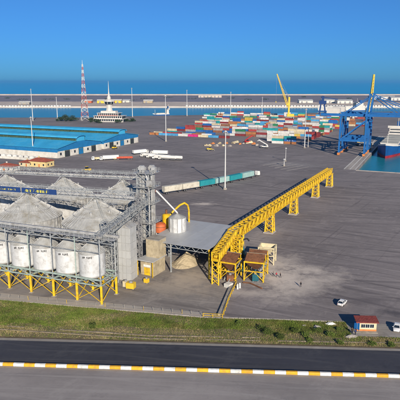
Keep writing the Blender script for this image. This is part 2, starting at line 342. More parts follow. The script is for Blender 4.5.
# ------------------------------------------------------------ kerb blocks on the central reserve
kb = thing('median_kerb', tuple(rp_(0, 0)), RA, 'long low kerb of alternating yellow and white painted blocks between the carriageways', 'kerb')
def kerb_mesh():
    mb = MB(); x = 1.19
    mb.ext([(-0.36, 0.0), (0.36, 0.0), (0.34, 0.42), (0.24, 0.62), (-0.24, 0.62), (-0.34, 0.42)], Vector((0, 1, 0)), UP, (-x, 0, 0.008), Vector((1, 0, 0)), 2 * x)
    return mb
kw = kerb_mesh().build('kerb_block', M_kerbw, kb); ky = kerb_mesh().build('kerb_block', M_kerby, kb)
for k in range(-24, 25):
    src = kw if k % 2 else ky
    o = src if k in (0, 1) else src.copy()
    if k not in (0, 1): COL.objects.link(o); o.parent = kb
    o.location = (k * 2.42 + 0.6, rnd.uniform(-0.02, 0.02), rnd.uniform(-0.01, 0.01)); o.rotation_euler = (0, 0, rnd.uniform(-0.006, 0.006))

# ------------------------------------------------------------ grass and plants
def in_poly(x, y, poly):
    c = False; j = len(poly) - 1
    for i in range(len(poly)):
        xi, yi = poly[i]; xj, yj = poly[j]
        if (yi > y) != (yj > y) and x < (xj - xi) * (y - yi) / (yj - yi) + xi: c = not c
        j = i
    return c
def blades(name, n, hmin, hmax, w, m, dens, seed, poly):
    rg = np.random.default_rng(seed); pts = []
    xs = [p[0] for p in poly]; ys = [p[1] for p in poly]
    while len(pts) < n:
        x = rg.uniform(max(min(xs), -66), min(max(xs), 62)); y = rg.uniform(min(ys), max(ys))
        if in_poly(x, y, poly) and rg.random() < dens(x, y): pts.append((x, y))
    P = np.array(pts); h = rg.uniform(hmin, hmax, n); a = rg.uniform(0, 6.283, n); lx = rg.normal(0, 0.35, n) * h; ly = rg.normal(0, 0.35, n) * h
    V = np.zeros((n, 3, 3)); V[:, 0, 0] = P[:, 0] - np.cos(a) * w; V[:, 0, 1] = P[:, 1] - np.sin(a) * w; V[:, 1, 0] = P[:, 0] + np.cos(a) * w; V[:, 1, 1] = P[:, 1] + np.sin(a) * w
    V[:, :2, 2] = 0.015; V[:, 2, 0] = P[:, 0] + lx; V[:, 2, 1] = P[:, 1] + ly; V[:, 2, 2] = h
    me = bpy.data.meshes.new(name); me.vertices.add(3 * n); me.vertices.foreach_set('co', V.ravel()); me.loops.add(3 * n); me.loops.foreach_set('vertex_index', np.arange(3 * n, dtype=np.int32))
    me.polygons.add(n); me.polygons.foreach_set('loop_start', np.arange(0, 3 * n, 3, dtype=np.int32)); me.update(); me.materials.append(m)
    o = bpy.data.objects.new(name, me); COL.objects.link(o); o['kind'] = 'stuff'; return o
def nz2(x, y, s):
    return 0.5 + 0.25 * (math.sin(x * s + 1.3 * math.sin(y * s * 1.7)) + math.sin(y * s * 1.9 + 1.1 * math.sin(x * s * 0.6 + 2)))
M_grass = mat('green_grass', (0.115, 0.165, 0.022), 0.9, 0.0, 0.55, 0.25, dirt=(0.23, 0.20, 0.06), dscale=0.22)
M_dry = mat('dry_grass', (0.36, 0.29, 0.14), 0.95, 0.0, 0.35, 0.5)
M_leaf = mat('bush_leaves', (0.095, 0.135, 0.022), 0.85, 0.0, 0.5, 0.9, objvar=0.35)
M_leafd = mat('dark_tree_leaves', (0.03, 0.055, 0.022), 0.9, 0.0, 0.4, 0.5)
M_bark = mat('brown_bark', (0.10, 0.07, 0.045), 0.95)
strip = lambda x, y: (y - 103 - 0.0) + 0.056 * x
go = blades('grass', 95000, 0.08, 0.45, 0.06, M_grass, lambda x, y: (0.10 + nz2(x, y, 0.35) ** 1.5) * (1.0 if strip(x, y) > 19 - 2 * (x > 10) + 2 * nz2(x, y, .5) else 0.16), 1, vpoly)
tag(go, 'rough green grass covering the verge between the road and the silo yard', 'grass')
do = blades('dry_grass', 26000, 0.08, 0.4, 0.05, M_dry, lambda x, y: (0.06 + nz2(x + 9, y - 4, 0.28) ** 3) * (1.2 if strip(x, y) < 18.5 else (0.8 if x < -20 else 0.4)), 2, vpoly)
tag(do, 'straw coloured dry grass mixed into the roadside verge', 'grass')

def leaf_cloud(mb, c, r, n, size, rg, zmin=0.02):
    for _ in range(n):
        while True:
            p = Vector((rg.uniform(-1, 1), rg.uniform(-1, 1), rg.uniform(-1, 1)))
            if 0.35 < p.length < 1: break
        p = Vector((c[0] + p.x * r[0], c[1] + p.y * r[1], max(c[2] + p.z * r[2], zmin)))
        a = Vector((rg.gauss(0, 1), rg.gauss(0, 1), rg.gauss(0, 1))).normalized(); b = a.cross(Vector((rg.gauss(0, 1), rg.gauss(0, 1), rg.gauss(0, 1)))).normalized(); s = size * rg.uniform(0.6, 1.3)
        mb.add([p - a * s, p + b * s * 0.55, p + a * s, p - b * s * 0.55], [(0, 1, 2, 3)])
def bush(px, py, w, h, label, seed, m=None):
    rg = random.Random(seed); b = gp(px, py)
    t = thing('bush', (b.x, b.y, 0.02), 0, label, 'bush', 'bushes on the roadside verge')
    st = MB()
    for k in range(5):
        a = rg.uniform(0, 6.28); st.cyl((0, 0, -0.02), (math.cos(a) * w * 0.3, math.sin(a) * w * 0.3, h * 0.6), 0.04, 0.015, 5)
    st.build('stem', M_bark, t)
    mb = MB()
    for k in range(6):
        a = rg.uniform(0, 6.28); d = rg.uniform(0.1, 0.32) * w; z = rg.uniform(0.35, 0.62) * h
        leaf_cloud(mb, (math.cos(a) * d, math.sin(a) * d, z), (w * 0.26, w * 0.26, h * 0.36), 110, 0.13, rg)
    mb.build('foliage', m or M_leaf, t)
BUSH = [(93, 329, 2.2, 1.7, 'dark green bush at the left of the verge above the channel'), (271, 336, 3.6, 2.3, 'large dark bush in the middle of the right verge'), (262, 331, 2.4, 1.6, 'small bush left of the large dark bush on the verge'),
        (281, 339, 2.6, 1.8, 'yellowish bush just right of the large dark verge bush'), (295, 333, 2.6, 1.3, 'low bush among weeds on the right verge'), (306, 337, 2.2, 1.3, 'low round bush midway along the right verge'),
        (318, 333, 2.6, 1.4, 'green bush before the white rubbish on the verge'), (331, 336, 2.4, 1.4, 'bush left of the kiosk near the verge corner'), (339, 331, 1.8, 1.1, 'small bush nearest the kiosk on the verge'),
        (310, 342, 2.6, 1.2, 'scrubby bush beside the road below the right verge'), (340, 344, 2.2, 1.0, 'roadside scrub directly below the kiosk'), (372, 345, 2.4, 0.9, 'roadside scrub below the pavement right of the kiosk'), (238, 325, 2.0, 1.1, 'small bush below the end of the yellow railing'),
        (391, 346, 2.4, 0.9, 'roadside scrub at the right end of the verge')]
for i, (x, y, w, h, l) in enumerate(BUSH): bush(x, y, w, h, l, 50 + i)

M_earthc = mat('soiled_concrete', (0.24, 0.20, 0.15), 0.95, 0.0, 0.4, 0.8, dirt=(0.10, 0.085, 0.05), dscale=0.5)
# concrete channel edges in the verge, low wall along the silo yard
def strip_wall(name, pts, w, h, m, label, cat, gap=0.0):
    t = thing(name, tuple(pts[0]), 0, label, cat)
    for a, b in zip(pts, pts[1:]):
        n = max(1, int((b - a).length / 4)); 
        for k in range(n):
            if rnd.random() < gap: continue
            p = a.lerp(b, (k + 0.01) / n); q = a.lerp(b, (k + 0.99) / n); dz = rnd.uniform(-0.03, 0.03)
            mb = MB(); mb.bar(p + UP * (h / 2 + dz), q + UP * (h / 2 + dz + rnd.uniform(-0.03, 0.03)), w, h); mb.build('block', m, t, True)
    return t
strip_wall('concrete_channel_edge', [gp(-10, 325.5), gp(60, 330), gp(150, 336), gp(260, 338)], 0.3, 0.24, M_earthc, 'broken concrete edging running through the verge, upper of two lines', 'kerb', .25)
strip_wall('concrete_channel_edge', [gp(-10, 329), gp(60, 333.5), gp(150, 339), gp(260, 341), gp(400, 343.5)], 0.3, 0.22, M_earthc, 'broken concrete edging nearest the road shoulder', 'kerb', .2)
strip_wall('yard_kerb', [gp(-10, 299), gp(100, 308.5), gp(205, 317.5), gp(255, 319), gp(345, 322)], 0.5, 0.22, M_quay, 'pale concrete kerb between the grass and the silo yard', 'kerb')
pf = thing('post_fence', tuple(gp(0, 298)), 0, 'low wire fence with thin posts along the silo yard kerb', 'fence')
prev = None
for k in range(23):
    x = -10 + k * 9.6; p = gp(x, 297.6 + 0.089 * x)
    MB().cyl(p, p + Vector((rnd.uniform(-.08, .08), 0, 1.25)), 0.06, 0.05, 6).build('post', M_conc if k % 4 else M_yel, pf, True)
    if prev is not None: MB().cyl(prev + UP * 0.9, p + UP * 0.9, 0.018, 0.018, 4).cyl(prev + UP * 0.5, p + UP * 0.5, 0.018, 0.018, 4).build('wire', M_steel, pf, True)
    prev = p

# ------------------------------------------------------------ lattice helpers
def lattice_box(p, q, w, h, bays, chord, web, t, mat_, names=('chord', 'bracing'), cols=None):
    """a box truss from p to q: four chords (own parts) and joined web members"""
    p, q = Vector(p), Vector(q); d = (q - p).normalized(); a = d.cross(UP).normalized() if abs(d.z) < 0.95 else Vector((1, 0, 0)); b = a.cross(d).normalized()
    off = [a * i * w / 2 + b * j * h / 2 for i, j in ((-1, -1), (1, -1), (1, 1), (-1, 1))]
    for o in off: MB().bar(p + o, q + o, chord).build(names[0], mat_, t, True)
    br = MB()
    for k in range(bays + 1):
        c = p.lerp(q, k / bays)
        for i in range(4):
            br.bar(c + off[i], c + off[(i + 1) % 4], web)
            if k < bays:
                c2 = p.lerp(q, (k + 1) / bays)
                e = (i, (i + 1) % 4) if k % 2 else ((i + 1) % 4, i)
                br.bar(c + off[e[0]], c2 + off[e[1]], web)
    br.build(names[1], mat_, t, True)
def railing(mb, p, q, h=1.1, step=2.5, w=0.06):
    p, q = Vector(p), Vector(q); n = max(1, int((q - p).length / step))
    for k in range(n + 1): c = p.lerp(q, k / n); mb.bar(c, c + UP * h, w)
    mb.bar(p + UP * h, q + UP * h, w); mb.bar(p + UP * h * 0.55, q + UP * h * 0.55, w * 0.8)

# ------------------------------------------------------------ large silos
SR, SE, SA = 11.0, 17.0, 24.0
def make_silo():
    t = thing('grain_silo', (0, 0, 0), 0, 'x', 'silo', 'large grain silos with conical roofs')
    MB().lathe([(SR + 0.4, 0), (SR + 0.4, 0.5), (0.1, 0.5)], 48).build('foundation', M_conc, t)
    prof = []
    nr = 34
    for k in range(nr + 1):
        z = 0.5 + (SE - 0.5) * k / nr; prof.append((SR + (0.06 if k % 2 else -0.06), z))
    MB().lathe(prof, 56).build('wall', M_galv, t, smooth=True)
    st = MB()
    for k in range(40):
        a = 2 * math.pi * k / 40; st.bar((math.cos(a) * (SR + .12), math.sin(a) * (SR + .12), 0.5), (math.cos(a) * (SR + .12), math.sin(a) * (SR + .12), SE), 0.16)
    st.build('stiffeners', M_galv, t)
    rf = MB().lathe([(SR - 0.1, SE - 0.25), (SR + 0.45, SE - 0.1), (SR + 0.45, SE + 0.02), (0.9, SA - 0.25), (0.9, SA - 0.3)], 56).build('roof', M_galv2, t, smooth=True)
    rb = MB()
    for k in range(56):
        a = 2 * math.pi * k / 56; c, s = math.cos(a), math.sin(a)
        r1 = SR + 0.4; r0 = 0.95 if k % 2 == 0 else 3.2
        z0 = SE + (SA - 0.25 - SE) * (SR + 0.45 - r0) / (SR - 0.45)
        rb.bar((c * r1, s * r1, SE + 0.09), (c * r0, s * r0, z0 + 0.06), 0.10, 0.16)
    rb.build('roof_ribs', M_galv, rf)
    er = MB()
    for rr, dz in ((4.2, 0.2), (7.6, 0.2)):
        z0 = SE + (SA - 0.25 - SE) * (SR + 0.45 - rr) / (SR - 0.45)
        er.lathe([(rr - .08, z0 + .05), (rr - .08, z0 + .24), (rr + .08, z0 + .16), (rr + .08, z0)], 48)
    er.build('roof_ring', M_galv, rf)
    MB().lathe([(1.1, SA - 0.45), (1.1, SA + 0.35), (0.5, SA + 0.7), (0.02, SA + 0.72)], 16).build('roof_cap', M_galv, t)
    for k in range(6):
        a = k * math.pi / 3 + 0.3; r0 = 6.0; z0 = SE + (SA - .25 - SE) * (SR + .45 - r0) / (SR - .45)
        MB().cyl((math.cos(a) * r0, math.sin(a) * r0, z0 - 0.1), (math.cos(a) * r0, math.sin(a) * r0, z0 + 0.75), 0.32, 0.32, 8).cyl((math.cos(a) * r0, math.sin(a) * r0, z0 + .75), (math.cos(a) * r0, math.sin(a) * r0, z0 + 0.95), 0.5, 0.1, 8).build('roof_vent', M_galv, rf)
    a = R(-70); ld = MB(); c, s = math.cos(a), math.sin(a)
    for e in (-0.3, 0.3): ld.bar((c * (SR + .3) - s * e, s * (SR + .3) + c * e, 0.4), (c * (SR + .6) - s * e, s * (SR + .6) + c * e, SE), 0.07); ld.bar((c * (SR + .55) - s * e, s * (SR + .55) + c * e, SE + .15), (c * 1.2 - s * e, s * 1.2 + c * e, SA), 0.07)
    for k in range(24):
        f = k / 23; r0 = SR + .55 + (1.2 - SR - .55) * f; z0 = SE + .17 + (SA - SE - .17) * f
        ld.bar((c * r0 + s * .3, s * r0 - c * .3, z0), (c * r0 - s * .3, s * r0 + c * .3, z0), 0.06)
    ld.build('ladder', M_steel, t)
    return t
SIL = [(gp(27, 195, SA), 'large grain silo in the front row, left one, behind the white bins'), (gp(96, 200, SA), 'large grain silo in the front row, right one, beside the sloping conveyor'),
       (gp(6, 175.5, SA), 'large grain silo at the left of the back row, cut by the photo edge'), (gp(64, 178, SA), 'large grain silo in the middle of the back row'), (gp(123, 181, SA), 'large grain silo at the right of the back row by the elevator tower')]
s0 = make_silo()
for i, (p, l) in enumerate(SIL):
    o = s0 if i == 0 else copy_tree(s0); place(o, (p.x, p.y, 0.0), R(7 * i), l)

# galleries on top of the silos
def gallery(name, p, q, apex, label, bays=26, w=2.4, h=2.2):
    p, q = Vector(p), Vector(q); t = thing(name, (p.x, p.y, 0), 0, label, 'conveyor'); d = (q - p).normalized(); a = d.cross(UP).normalized()
    lattice_box(p + UP * h / 2, q + UP * h / 2, w, h, bays, 0.17, 0.1, t, M_steel)
    MB().bar(p + UP * 0.1, q + UP * 0.1, w - 0.3, 0.08).build('walkway_deck', M_galv, t, True)
    MB().bar(p + UP * 0.75 + a * 0.35, q + UP * 0.75 + a * 0.35, 0.8, 0.75).build('conveyor_trough', M_galv, t, True)
    r = MB(); railing(r, p + UP * h + a * w / 2, q + UP * h + a * w / 2, 0.7); railing(r, p + UP * h - a * w / 2, q + UP * h - a * w / 2, 0.7); r.build('handrail', M_steel, t, True)
    for c in apex:
        f = (c - p).dot(d); m = p + d * f
        for s_ in (-1, 1):
            for e in (-1, 1):
                MB().bar(m + a * s_ * 1.1 + d * e * 0.5, m + a * s_ * 2.6 + d * e * 2.6 - UP * 2.9, 0.18).build('support_leg', M_steel, t, True)
        MB().cyl(m, m - UP * 0.9, 0.45, 0.35, 8).build('feed_spout', M_galv, t, True)
    return t
gz = 25.0
bp = [SIL[2][0], SIL[3][0], SIL[4][0]]; bd = (bp[2] - bp[0]).normalized(); fp = [SIL[0][0], SIL[1][0]]; fd = (fp[1] - fp[0]).normalized()
def lv(p): return Vector((p.x, p.y, gz))
gallery('conveyor_gallery', lv(bp[0] - bd * 30), lv(bp[2] + bd * 12.5), bp, 'grey steel conveyor gallery running over the back row of silos', 36)
gallery('conveyor_gallery', lv(fp[0] - fd * 40), lv(fp[1] + fd * 14), fp, 'grey steel conveyor gallery over the front row carrying the navy banner', 32)
# navy banner hung on the front gallery
a = fd.cross(UP).normalized()
fb = lv(fp[0]) + a * 1.32 + UP * 0.95
def letters(mb, o, dx, up, n, x0, pitch, h, seed, nrm):
    rg = random.Random(seed); x = x0
    for k in range(n):
        w = pitch * rg.uniform(0.5, 0.8); hh = h * rg.uniform(0.75, 1.0); s = h * 0.22
        for (ax, ay, bx, by) in rg.sample([(0, 0, 0, 1), (1, 0, 1, 1), (0, 1, 1, 1), (0, 0, 1, 0), (0, .5, 1, .5), (0, 0, 1, 1)], 3):
            mb.bar(o + dx * (x + ax * w) + up * ay * hh, o + dx * (x + bx * w) + up * by * hh, s, 0.02)
        x += pitch
for (x0, x1, name, lab, n, pt, h, lx) in ((-40, -1.6, 'banner', 'long navy banner with small yellow lettering on the front gallery', 26, 0.85, 0.6, 14.5), (-1.0, 12.5, 'banner', 'shorter navy banner with bold yellow lettering above the front left silo', 9, 1.05, 1.0, 1.3)):
    t = thing(name, tuple(fb), 0, lab, 'banner', 'navy banners on the silo gallery')
    MB().bar(fb + fd * x0, fb + fd * x1, 0.06, 1.75).build('cloth', M_signblue, t, True)
    mb = MB(); o = fb + fd * (x0) + a * 0.06 - UP * h / 2; letters(mb, o, fd, UP, n, lx, pt, h, 5 + n, a); mb.build('lettering', M_signyel, t, True)

# ------------------------------------------------------------ small white bins in their frame
FL0 = gp(10, 288.5); FL1 = gp(102, 304.8); bstep = (FL1 - FL0) / 4; bstep_n = bstep.normalized(); bu = Vector((-bstep_n.y, bstep_n.x, 0))
HW = bstep.length / 2; FD = 4.1
BA = FL0 + bstep * 0.5 + bu * FD
BR = 3.75; ZB, ZC, ZA = 7.4, 14.2, 17.4
def make_bin():
    t = thing('white_grain_bin', (0, 0, 0), 0, 'x', 'silo', 'white grain bins in the yellow legged frame')
    prof = []
    for k in range(27): prof.append((BR + (0.03 if k % 2 else -0.02), ZB + (ZC - ZB) * k / 26))
    MB().lathe(prof, 36).build('wall', M_white, t, smooth=True)
    MB().lathe([(BR, ZB), (0.5, ZB - 2.2), (0.45, ZB - 2.7)], 28).build('hopper_cone', M_galv, t, smooth=True)
    rf = MB().lathe([(BR - .05, ZC - .1), (BR + .14, ZC - .05), (BR + .14, ZC + .04), (.45, ZA - .2), (.45, ZA), (.02, ZA + .05)], 30).build('roof', M_galv2, t, smooth=True)
    rb = MB()
    for k in range(24):
        a = 2 * math.pi * k / 24; rb.bar((math.cos(a) * (BR + .1), math.sin(a) * (BR + .1), ZC + .06), (math.cos(a) * .5, math.sin(a) * .5, ZA - .18), 0.05, 0.09)
    rb.build('roof_ribs', M_galv, rf)
    MB().lathe([(BR + .1, ZB - .15), (BR + .1, ZB + .2)], 36).build('ring', M_galv, t); MB().lathe([(BR + .07, ZC - .2), (BR + .07, ZC - .05)], 36).build('ring', M_galv, t)
    mb = MB(); rg = random.Random(3)
    for k in range(7):
        if k == 2: continue
        an = R(-100) + k * 0.115 - 0.28
        for j in range(3):
            a2 = an + rg.uniform(0, 0.07); z0 = ZC - 1.15 + rg.uniform(0, 0.2); 
            mb.bar((math.cos(a2) * (BR + .05), math.sin(a2) * (BR + .05), z0), (math.cos(a2 + .02) * (BR + .05), math.sin(a2 + .02) * (BR + .05), z0 + .42), 0.11, 0.05)
        mb.bar((math.cos(an) * (BR + .05), math.sin(an) * (BR + .05), ZC - 1.1 + .4 * (k % 2)), (math.cos(an + .09) * (BR + .06), math.sin(an + .09) * (BR + .06), ZC - 1.1 + .4 * (k % 2)), 0.05, 0.11)
    mb.build('lettering', M_black, t)
    return t
b0 = make_bin(); bl = ['half cut off by the left photo edge', 'second from the photo edge', 'third from the photo edge', 'fourth from the photo edge', 'at the right end beside the lattice tower']
BINS = []
for i in range(5):
    p = BA + bstep * (i - 1); BINS.append(p); p = p - bstep * 0.15; BINS[-1] = p; o = b0 if i == 0 else copy_tree(b0)
    place(o, (p.x, p.y, 0), rnd.uniform(-.12, .12), 'white grain bin with black lettering, ' + bl[i])
fr = thing('bin_support_frame', tuple(BA), 0, 'steel frame with yellow legs and crossed braces carrying the white bins', 'frame')
for i in range(-2, 5):
    for s_ in (-1, 1):
        p = BA + bstep * (i - 0.5) + bu * FD * s_
        lg = MB().bar(p, p + UP * 5.6, 0.62, 0.62).build('leg', M_yel, fr, True)
        MB().box(p + UP * 0.12, (1.1, 1.1, 0.24), math.atan2(bstep_n.y, bstep_n.x)).build('base_plate', M_conc, fr, True)
        MB().bar(p + UP * 5.6, p + UP * (19.3 if s_ < 0 else 18.5), 0.26, 0.26).build('upper_post', M_green if i % 2 else M_steel, fr, True)
        if i < 4:
            q = p + bstep
            MB().bar(p + UP * 0.6, q + UP * 5.4, 0.16).build('brace', M_yel, fr, True); MB().bar(q + UP * 0.6, p + UP * 5.4, 0.16).build('brace', M_yel, fr, True)
            for z, w in ((5.6, 0.36), (7.3, 0.45), (15.4, 0.2), (18.4, 0.24)): MB().bar(p + UP * z, q + UP * z, w).build('beam', M_green if z < 9 else M_steel, fr, True)
            mb = MB()
            mid = (p + q) / 2
            mb.bar(p + UP * 5.7, mid + UP * 7.2, 0.16); mb.bar(q + UP * 5.7, mid + UP * 7.2, 0.16)
            mb.build('knee_brace', M_green, fr, True)
    p = BA + bstep * (i - 0.5)
    for z in (5.6, 7.3, 18.4): MB().bar(p - bu * FD + UP * z, p + bu * FD + UP * z, 0.28).build('cross_beam', M_green if z < 9 else M_steel, fr, True)
    MB().bar(p - bu * FD + UP * .6, p + bu * FD + UP * 5.4, 0.16).build('brace', M_yel, fr, True)
# walkway with conveyor on top of the bins
w0 = BA + bstep * -2.5 + UP * 18.65; w1 = BA + bstep * 3.9 + UP * 18.65
wk = thing('bin_walkway', tuple(w0), 0, 'steel walkway with railings and feed conveyor above the white bins', 'walkway')
MB().bar(w0 - bu * 0.9, w1 - bu * 0.9, 1.8, 0.1).build('deck', M_galv, wk, True)
MB().bar(w0 + bu * 0.9 + UP * .45, w1 + bu * 0.9 + UP * .45, 0.9, 0.8).build('conveyor_trough', M_galv, wk, True)
r = MB(); railing(r, w0 - bu * 1.8, w1 - bu * 1.8, 1.15, 1.6, 0.08); railing(r, w0 + bu * 1.6, w1 + bu * 1.6, 1.15, 1.6, 0.08); r.build('handrail', M_steel, wk, True)
for i, p in enumerate(BINS): MB().cyl(p + UP * 18.6, p + UP * 17.6, 0.28, 0.28, 8).build('feed_spout', M_galv, wk, True)
mb = MB(); n = 24
for k in range(n): mb.bar(w0.lerp(w1, k / n) - bu * 1.8 - UP * (0 if k % 2 else 1.1), w0.lerp(w1, (k + 1) / n) - bu * 1.8 - UP * (1.1 if k % 2 else 0), 0.1)
mb.bar(w0 - bu * 1.8 - UP * 1.1, w1 - bu * 1.8 - UP * 1.1, 0.14); mb.build('truss', M_steel, wk, True)

# ------------------------------------------------------------ elevator tower, stair tower, panel tower, sloping conveyor
def lattice_tower(name, base, w, h, bays, m, label, cat='tower', ang=21, leg=0.28, web=0.14):
    t = thing(name, tuple(base), R(-ang), label, cat)
    offs = [(-w / 2, -w / 2), (w / 2, -w / 2), (w / 2, w / 2), (-w / 2, w / 2)]
    for x, y in offs: MB().bar((x, y, 0), (x, y, h), leg).build('leg', m, t)
    br = MB()
    for k in range(bays):
        z0, z1 = h * k / bays, h * (k + 1) / bays
        for i in range(4):
            a, b = offs[i], offs[(i + 1) % 4]; br.bar((*a, z1), (*b, z1), web); br.bar((*a, z0), (*b, z1), web); br.bar((*b, z0), (*a, z1), web)
    br.build('bracing', m, t); return t
ET = gp(147.5, 259)
et = lattice_tower('elevator_tower', ET, 4.5, 31.5, 9, M_steel, 'tall grey lattice elevator tower with platforms and bucket elevators', leg=0.34, web=0.17)
for z in (7, 14, 21, 26.5, 31.5):
    pl = MB(); pl.box((0.4, 0, z + .06), (7.4, 6.6, 0.12)); pl.build('platform', M_galv, et)
    r = MB()
    for a_, b_ in (((-3.3, -3.3), (4.1, -3.3)), ((4.1, -3.3), (4.1, 3.3)), ((4.1, 3.3), (-3.3, 3.3)), ((-3.3, 3.3), (-3.3, -3.3))): railing(r, (*a_, z + .1), (*b_, z + .1), 1.15, 1.5, 0.08)
    r.build('handrail', M_steel, et)
for x, y in ((-1.3, -1.2), (-0.2, -1.2), (1.6, 0.8), (2.6, 0.8), (3.2, -1.6)):
    MB().bar((x, y, 0.4), (x, y, 32.6), 0.72, 0.6).build('elevator_leg', M_galv, et)
for x, y in ((-0.75, -1.2), (2.1, 0.8)):
    MB().ext([(-1.2, 0), (1.2, 0), (1.2, 0.9), (0.6, 1.6), (-0.6, 1.6), (-1.2, 0.9)], Vector((1, 0, 0)), UP, (x, y - .5, 32.4), Vector((0, 1, 0)), 1.0).build('elevator_head', M_galv, et)
MB().box((3.4, -0.4, 32.6), (1.5, 1.3, 2.0)).build('drive_housing', M_galv, et)
MB().box((-2.6, 1.2, 32.3), (1.3, 1.2, 1.3)).build('motor', M_green, et)
MB().tube([(1.0, -1.4, 31), (2.6, -2.8, 26), (2.6, -2.8, 14)], 0.22).build('down_pipe', M_galv, et)
MB().box((1.2, 3.0, 24), (1.6, 1.2, 1.6)).build('orange_box', M_orange, et)
MB().box((3.0, -2.6, 28.2), (2.2, 1.8, 2.2)).build('transfer_box', M_galv, et)
st = lattice_tower('stair_tower', gp(111, 284), 3.4, 20.5, 8, M_steel, 'grey lattice stair tower at the right end of the white bins', 'tower', leg=0.24, web=0.13)
mb = MB()
for k in range(8):
    z0 = k * 2.5; s_ = 1 if k % 2 else -1
    mb.bar((-s_ * 1.4, -0.6 if k % 2 else 0.6, z0), (s_ * 1.4, -0.6 if k % 2 else 0.6, z0 + 2.5), 0.9, 0.16)
mb.build('stair_flight', M_galv, st)
for k in range(8): MB().box((1.2 if k % 2 == 0 else -1.2, 0, (k + 1) * 2.5), (0.9, 2.8, 0.1)).build('landing', M_galv, st)
for k, s_ in enumerate((-1, 1)): MB().bar((s_ * 1.7, -1.72, 0), (s_ * 1.7, -1.72, 4.0), 0.5).build('yellow_guard', M_yel, st)
pt = thing('panel_tower', tuple(gp(128.5, 278)), R(-21), 'tall grey panelled dryer tower between the lattice towers', 'tower')
MB().bx(-2.1, 2.1, -2.3, 2.3, 0, 17.5).build('core', M_galv, pt)
for z in range(7):
    for x in (-1.4, 0, 1.4):
        MB().bx(x - .66, x + .66, -2.42, -2.3, z * 2.5 + .08, z * 2.5 + 2.42).build('panel', M_shedroof, pt)
    for y in (-1.1, 1.1):
        MB().bx(2.1, 2.2, y - 1.05, y + 1.05, z * 2.5 + .08, z * 2.5 + 2.42).build('panel', M_shedroof, pt)
MB().ext([(-2.3, 0), (2.3, 0), (0, 1.3)], Vector((1, 0, 0)), UP, (0, -2.5, 17.5), Vector((0, 1, 0)), 5.0).build('roof', M_galv, pt)
lt2 = lattice_tower('pipe_tower', gp(138.5, 268), 2.2, 26, 9, M_mastd, 'dark slender lattice tower holding pipes beside the panelled tower', leg=0.22, web=0.13)
for k in range(7): MB().lathe([(0.02, 0), (.75, .1), (.75, 1.1), (.02, 1.3)], 10, (0, 0, 2.5 + k * 3.2)).build('pipe_elbow', M_mastd, lt2)
def sloped(p, q, w, h, bays, label, m, name='sloping_conveyor'):
    t = thing(name, (p[0], p[1], p[2]), 0, label, 'conveyor'); p, q = Vector(p), Vector(q); d = (q - p).normalized(); a = d.cross(UP).normalized()
    lattice_box(p, q, w, h, bays, 0.2, 0.11, t, m)
    MB().bar(p, q, w * 0.6, 0.5).build('belt_trough', M_galv, t, True)
    r = MB(); railing(r, p + a * w / 2 + UP * h / 2, q + a * w / 2 + UP * h / 2, 0.9, 2); r.build('handrail', m, t, True); return t
c0 = gp(98, 238, 19.2); c1 = at_y(145, 201, 171.5)
sloped(c0, c1, 2.2, 1.9, 14, 'sloping steel conveyor climbing from the white bins to the elevator tower', M_steel)
c2 = at_y(139, 209, 176.0); c3 = at_y(160, 186, 178.0)
sloped(at_y(133, 200, 178), at_y(151, 183, 178.5), 1.4, 1.3, 9, 'short steep conveyor inside the top of the elevator tower', M_galv)

# ------------------------------------------------------------ beige pit house, tanks, spout
TS = 27.0; SV, SU = frame(TS)
hb_ = gp(148.5, 275.5)
ph = thing('pit_house', (hb_.x, hb_.y, 0), R(-TS), 'beige concrete intake house left of the grey roofed shed', 'building')
MB().bx(-3.0, 2.2, 0.0, 7.0, 0, 5.2).build('lower_wall', M_beige, ph)
MB().bx(-2.4, 2.4, 2.6, 7.4, 5.453, 11.4).build('upper_wall', M_beige, ph)
MB().bx(-3.5, 2.7, -1.4, 7.6, 5.203, 5.45).build('canopy', M_shedroof, ph)
MB().bx(-2.6, 2.6, 2.4, 7.6, 11.402, 11.65).build('roof_slab', M_conc, ph)
MB().bx(-1.6, 0.6, -0.06, 0.0, 0.05, 2.6).build('door', M_yel, ph)
MB().bx(-1.8, 0.8, -0.05, 0.0, 2.9, 3.6).build('sign_board', M_kerbw, ph)
for x in (-3.3, 2.4): MB().bar((x, -1.2, 0), (x, -1.2, 5.2), 0.2).build('post', M_yel, ph)
tk = thing('orange_tank', tuple(at_y(160.5, 231.5, 180) * 1.0), 0, 'orange red squat tank with domed lid above the pit house', 'tank')
tz = tk.location.z
MB().lathe([(2.0, 0), (2.0, 2.6), (1.7, 3.0), (0.5, 3.5), (.02, 3.55)], 20).build('shell', M_orange, tk, smooth=True)
MB().lathe([(2.08, 1.9), (2.12, 2.0), (2.08, 2.1)], 20).build('band', M_rust, tk)
for k in range(4):
    a = k * math.pi / 2 + .7; MB().bar((math.cos(a) * 1.7, math.sin(a) * 1.7, -tz), (math.cos(a) * 1.7, math.sin(a) * 1.7, 0.1), 0.3).build('leg', M_steel, tk)
yc = thing('yellow_cyclone', (at_y(166.5, 226, 183).x, 183, 0), 0, 'yellow dust cyclone standing behind the orange tank', 'machine')
cz = at_y(166.5, 226, 183).z
MB().lathe([(.4, cz - 3), (1.5, cz), (1.5, cz + 4.2), (1.0, cz + 4.6), (.02, cz + 4.6)], 16).build('body', M_yel, yc, smooth=True)
for s_ in (-1, 1): MB().bar((s_ * 1.3, 0, 0), (s_ * 1.3, 0, cz + 1), 0.24).build('leg', M_yel, yc)
MB().cyl((0, 0, cz + 4.6), (0, 0, cz + 6.2), 0.4, 0.4, 8).build('outlet', M_rust, yc)
gpn = [at_y(169, 216, 183), at_y(174, 210.5, 184), at_y(180, 205, 186), at_y(184.5, 203, 187), at_y(187.5, 205, 188), at_y(188.8, 210, 188.5), at_y(189, 222, 188.5)]
gn = thing('yellow_pipe', (gpn[-1].x, gpn[-1].y, 0), 0, 'yellow gooseneck pipe arching over the grey shed roof', 'pipe')
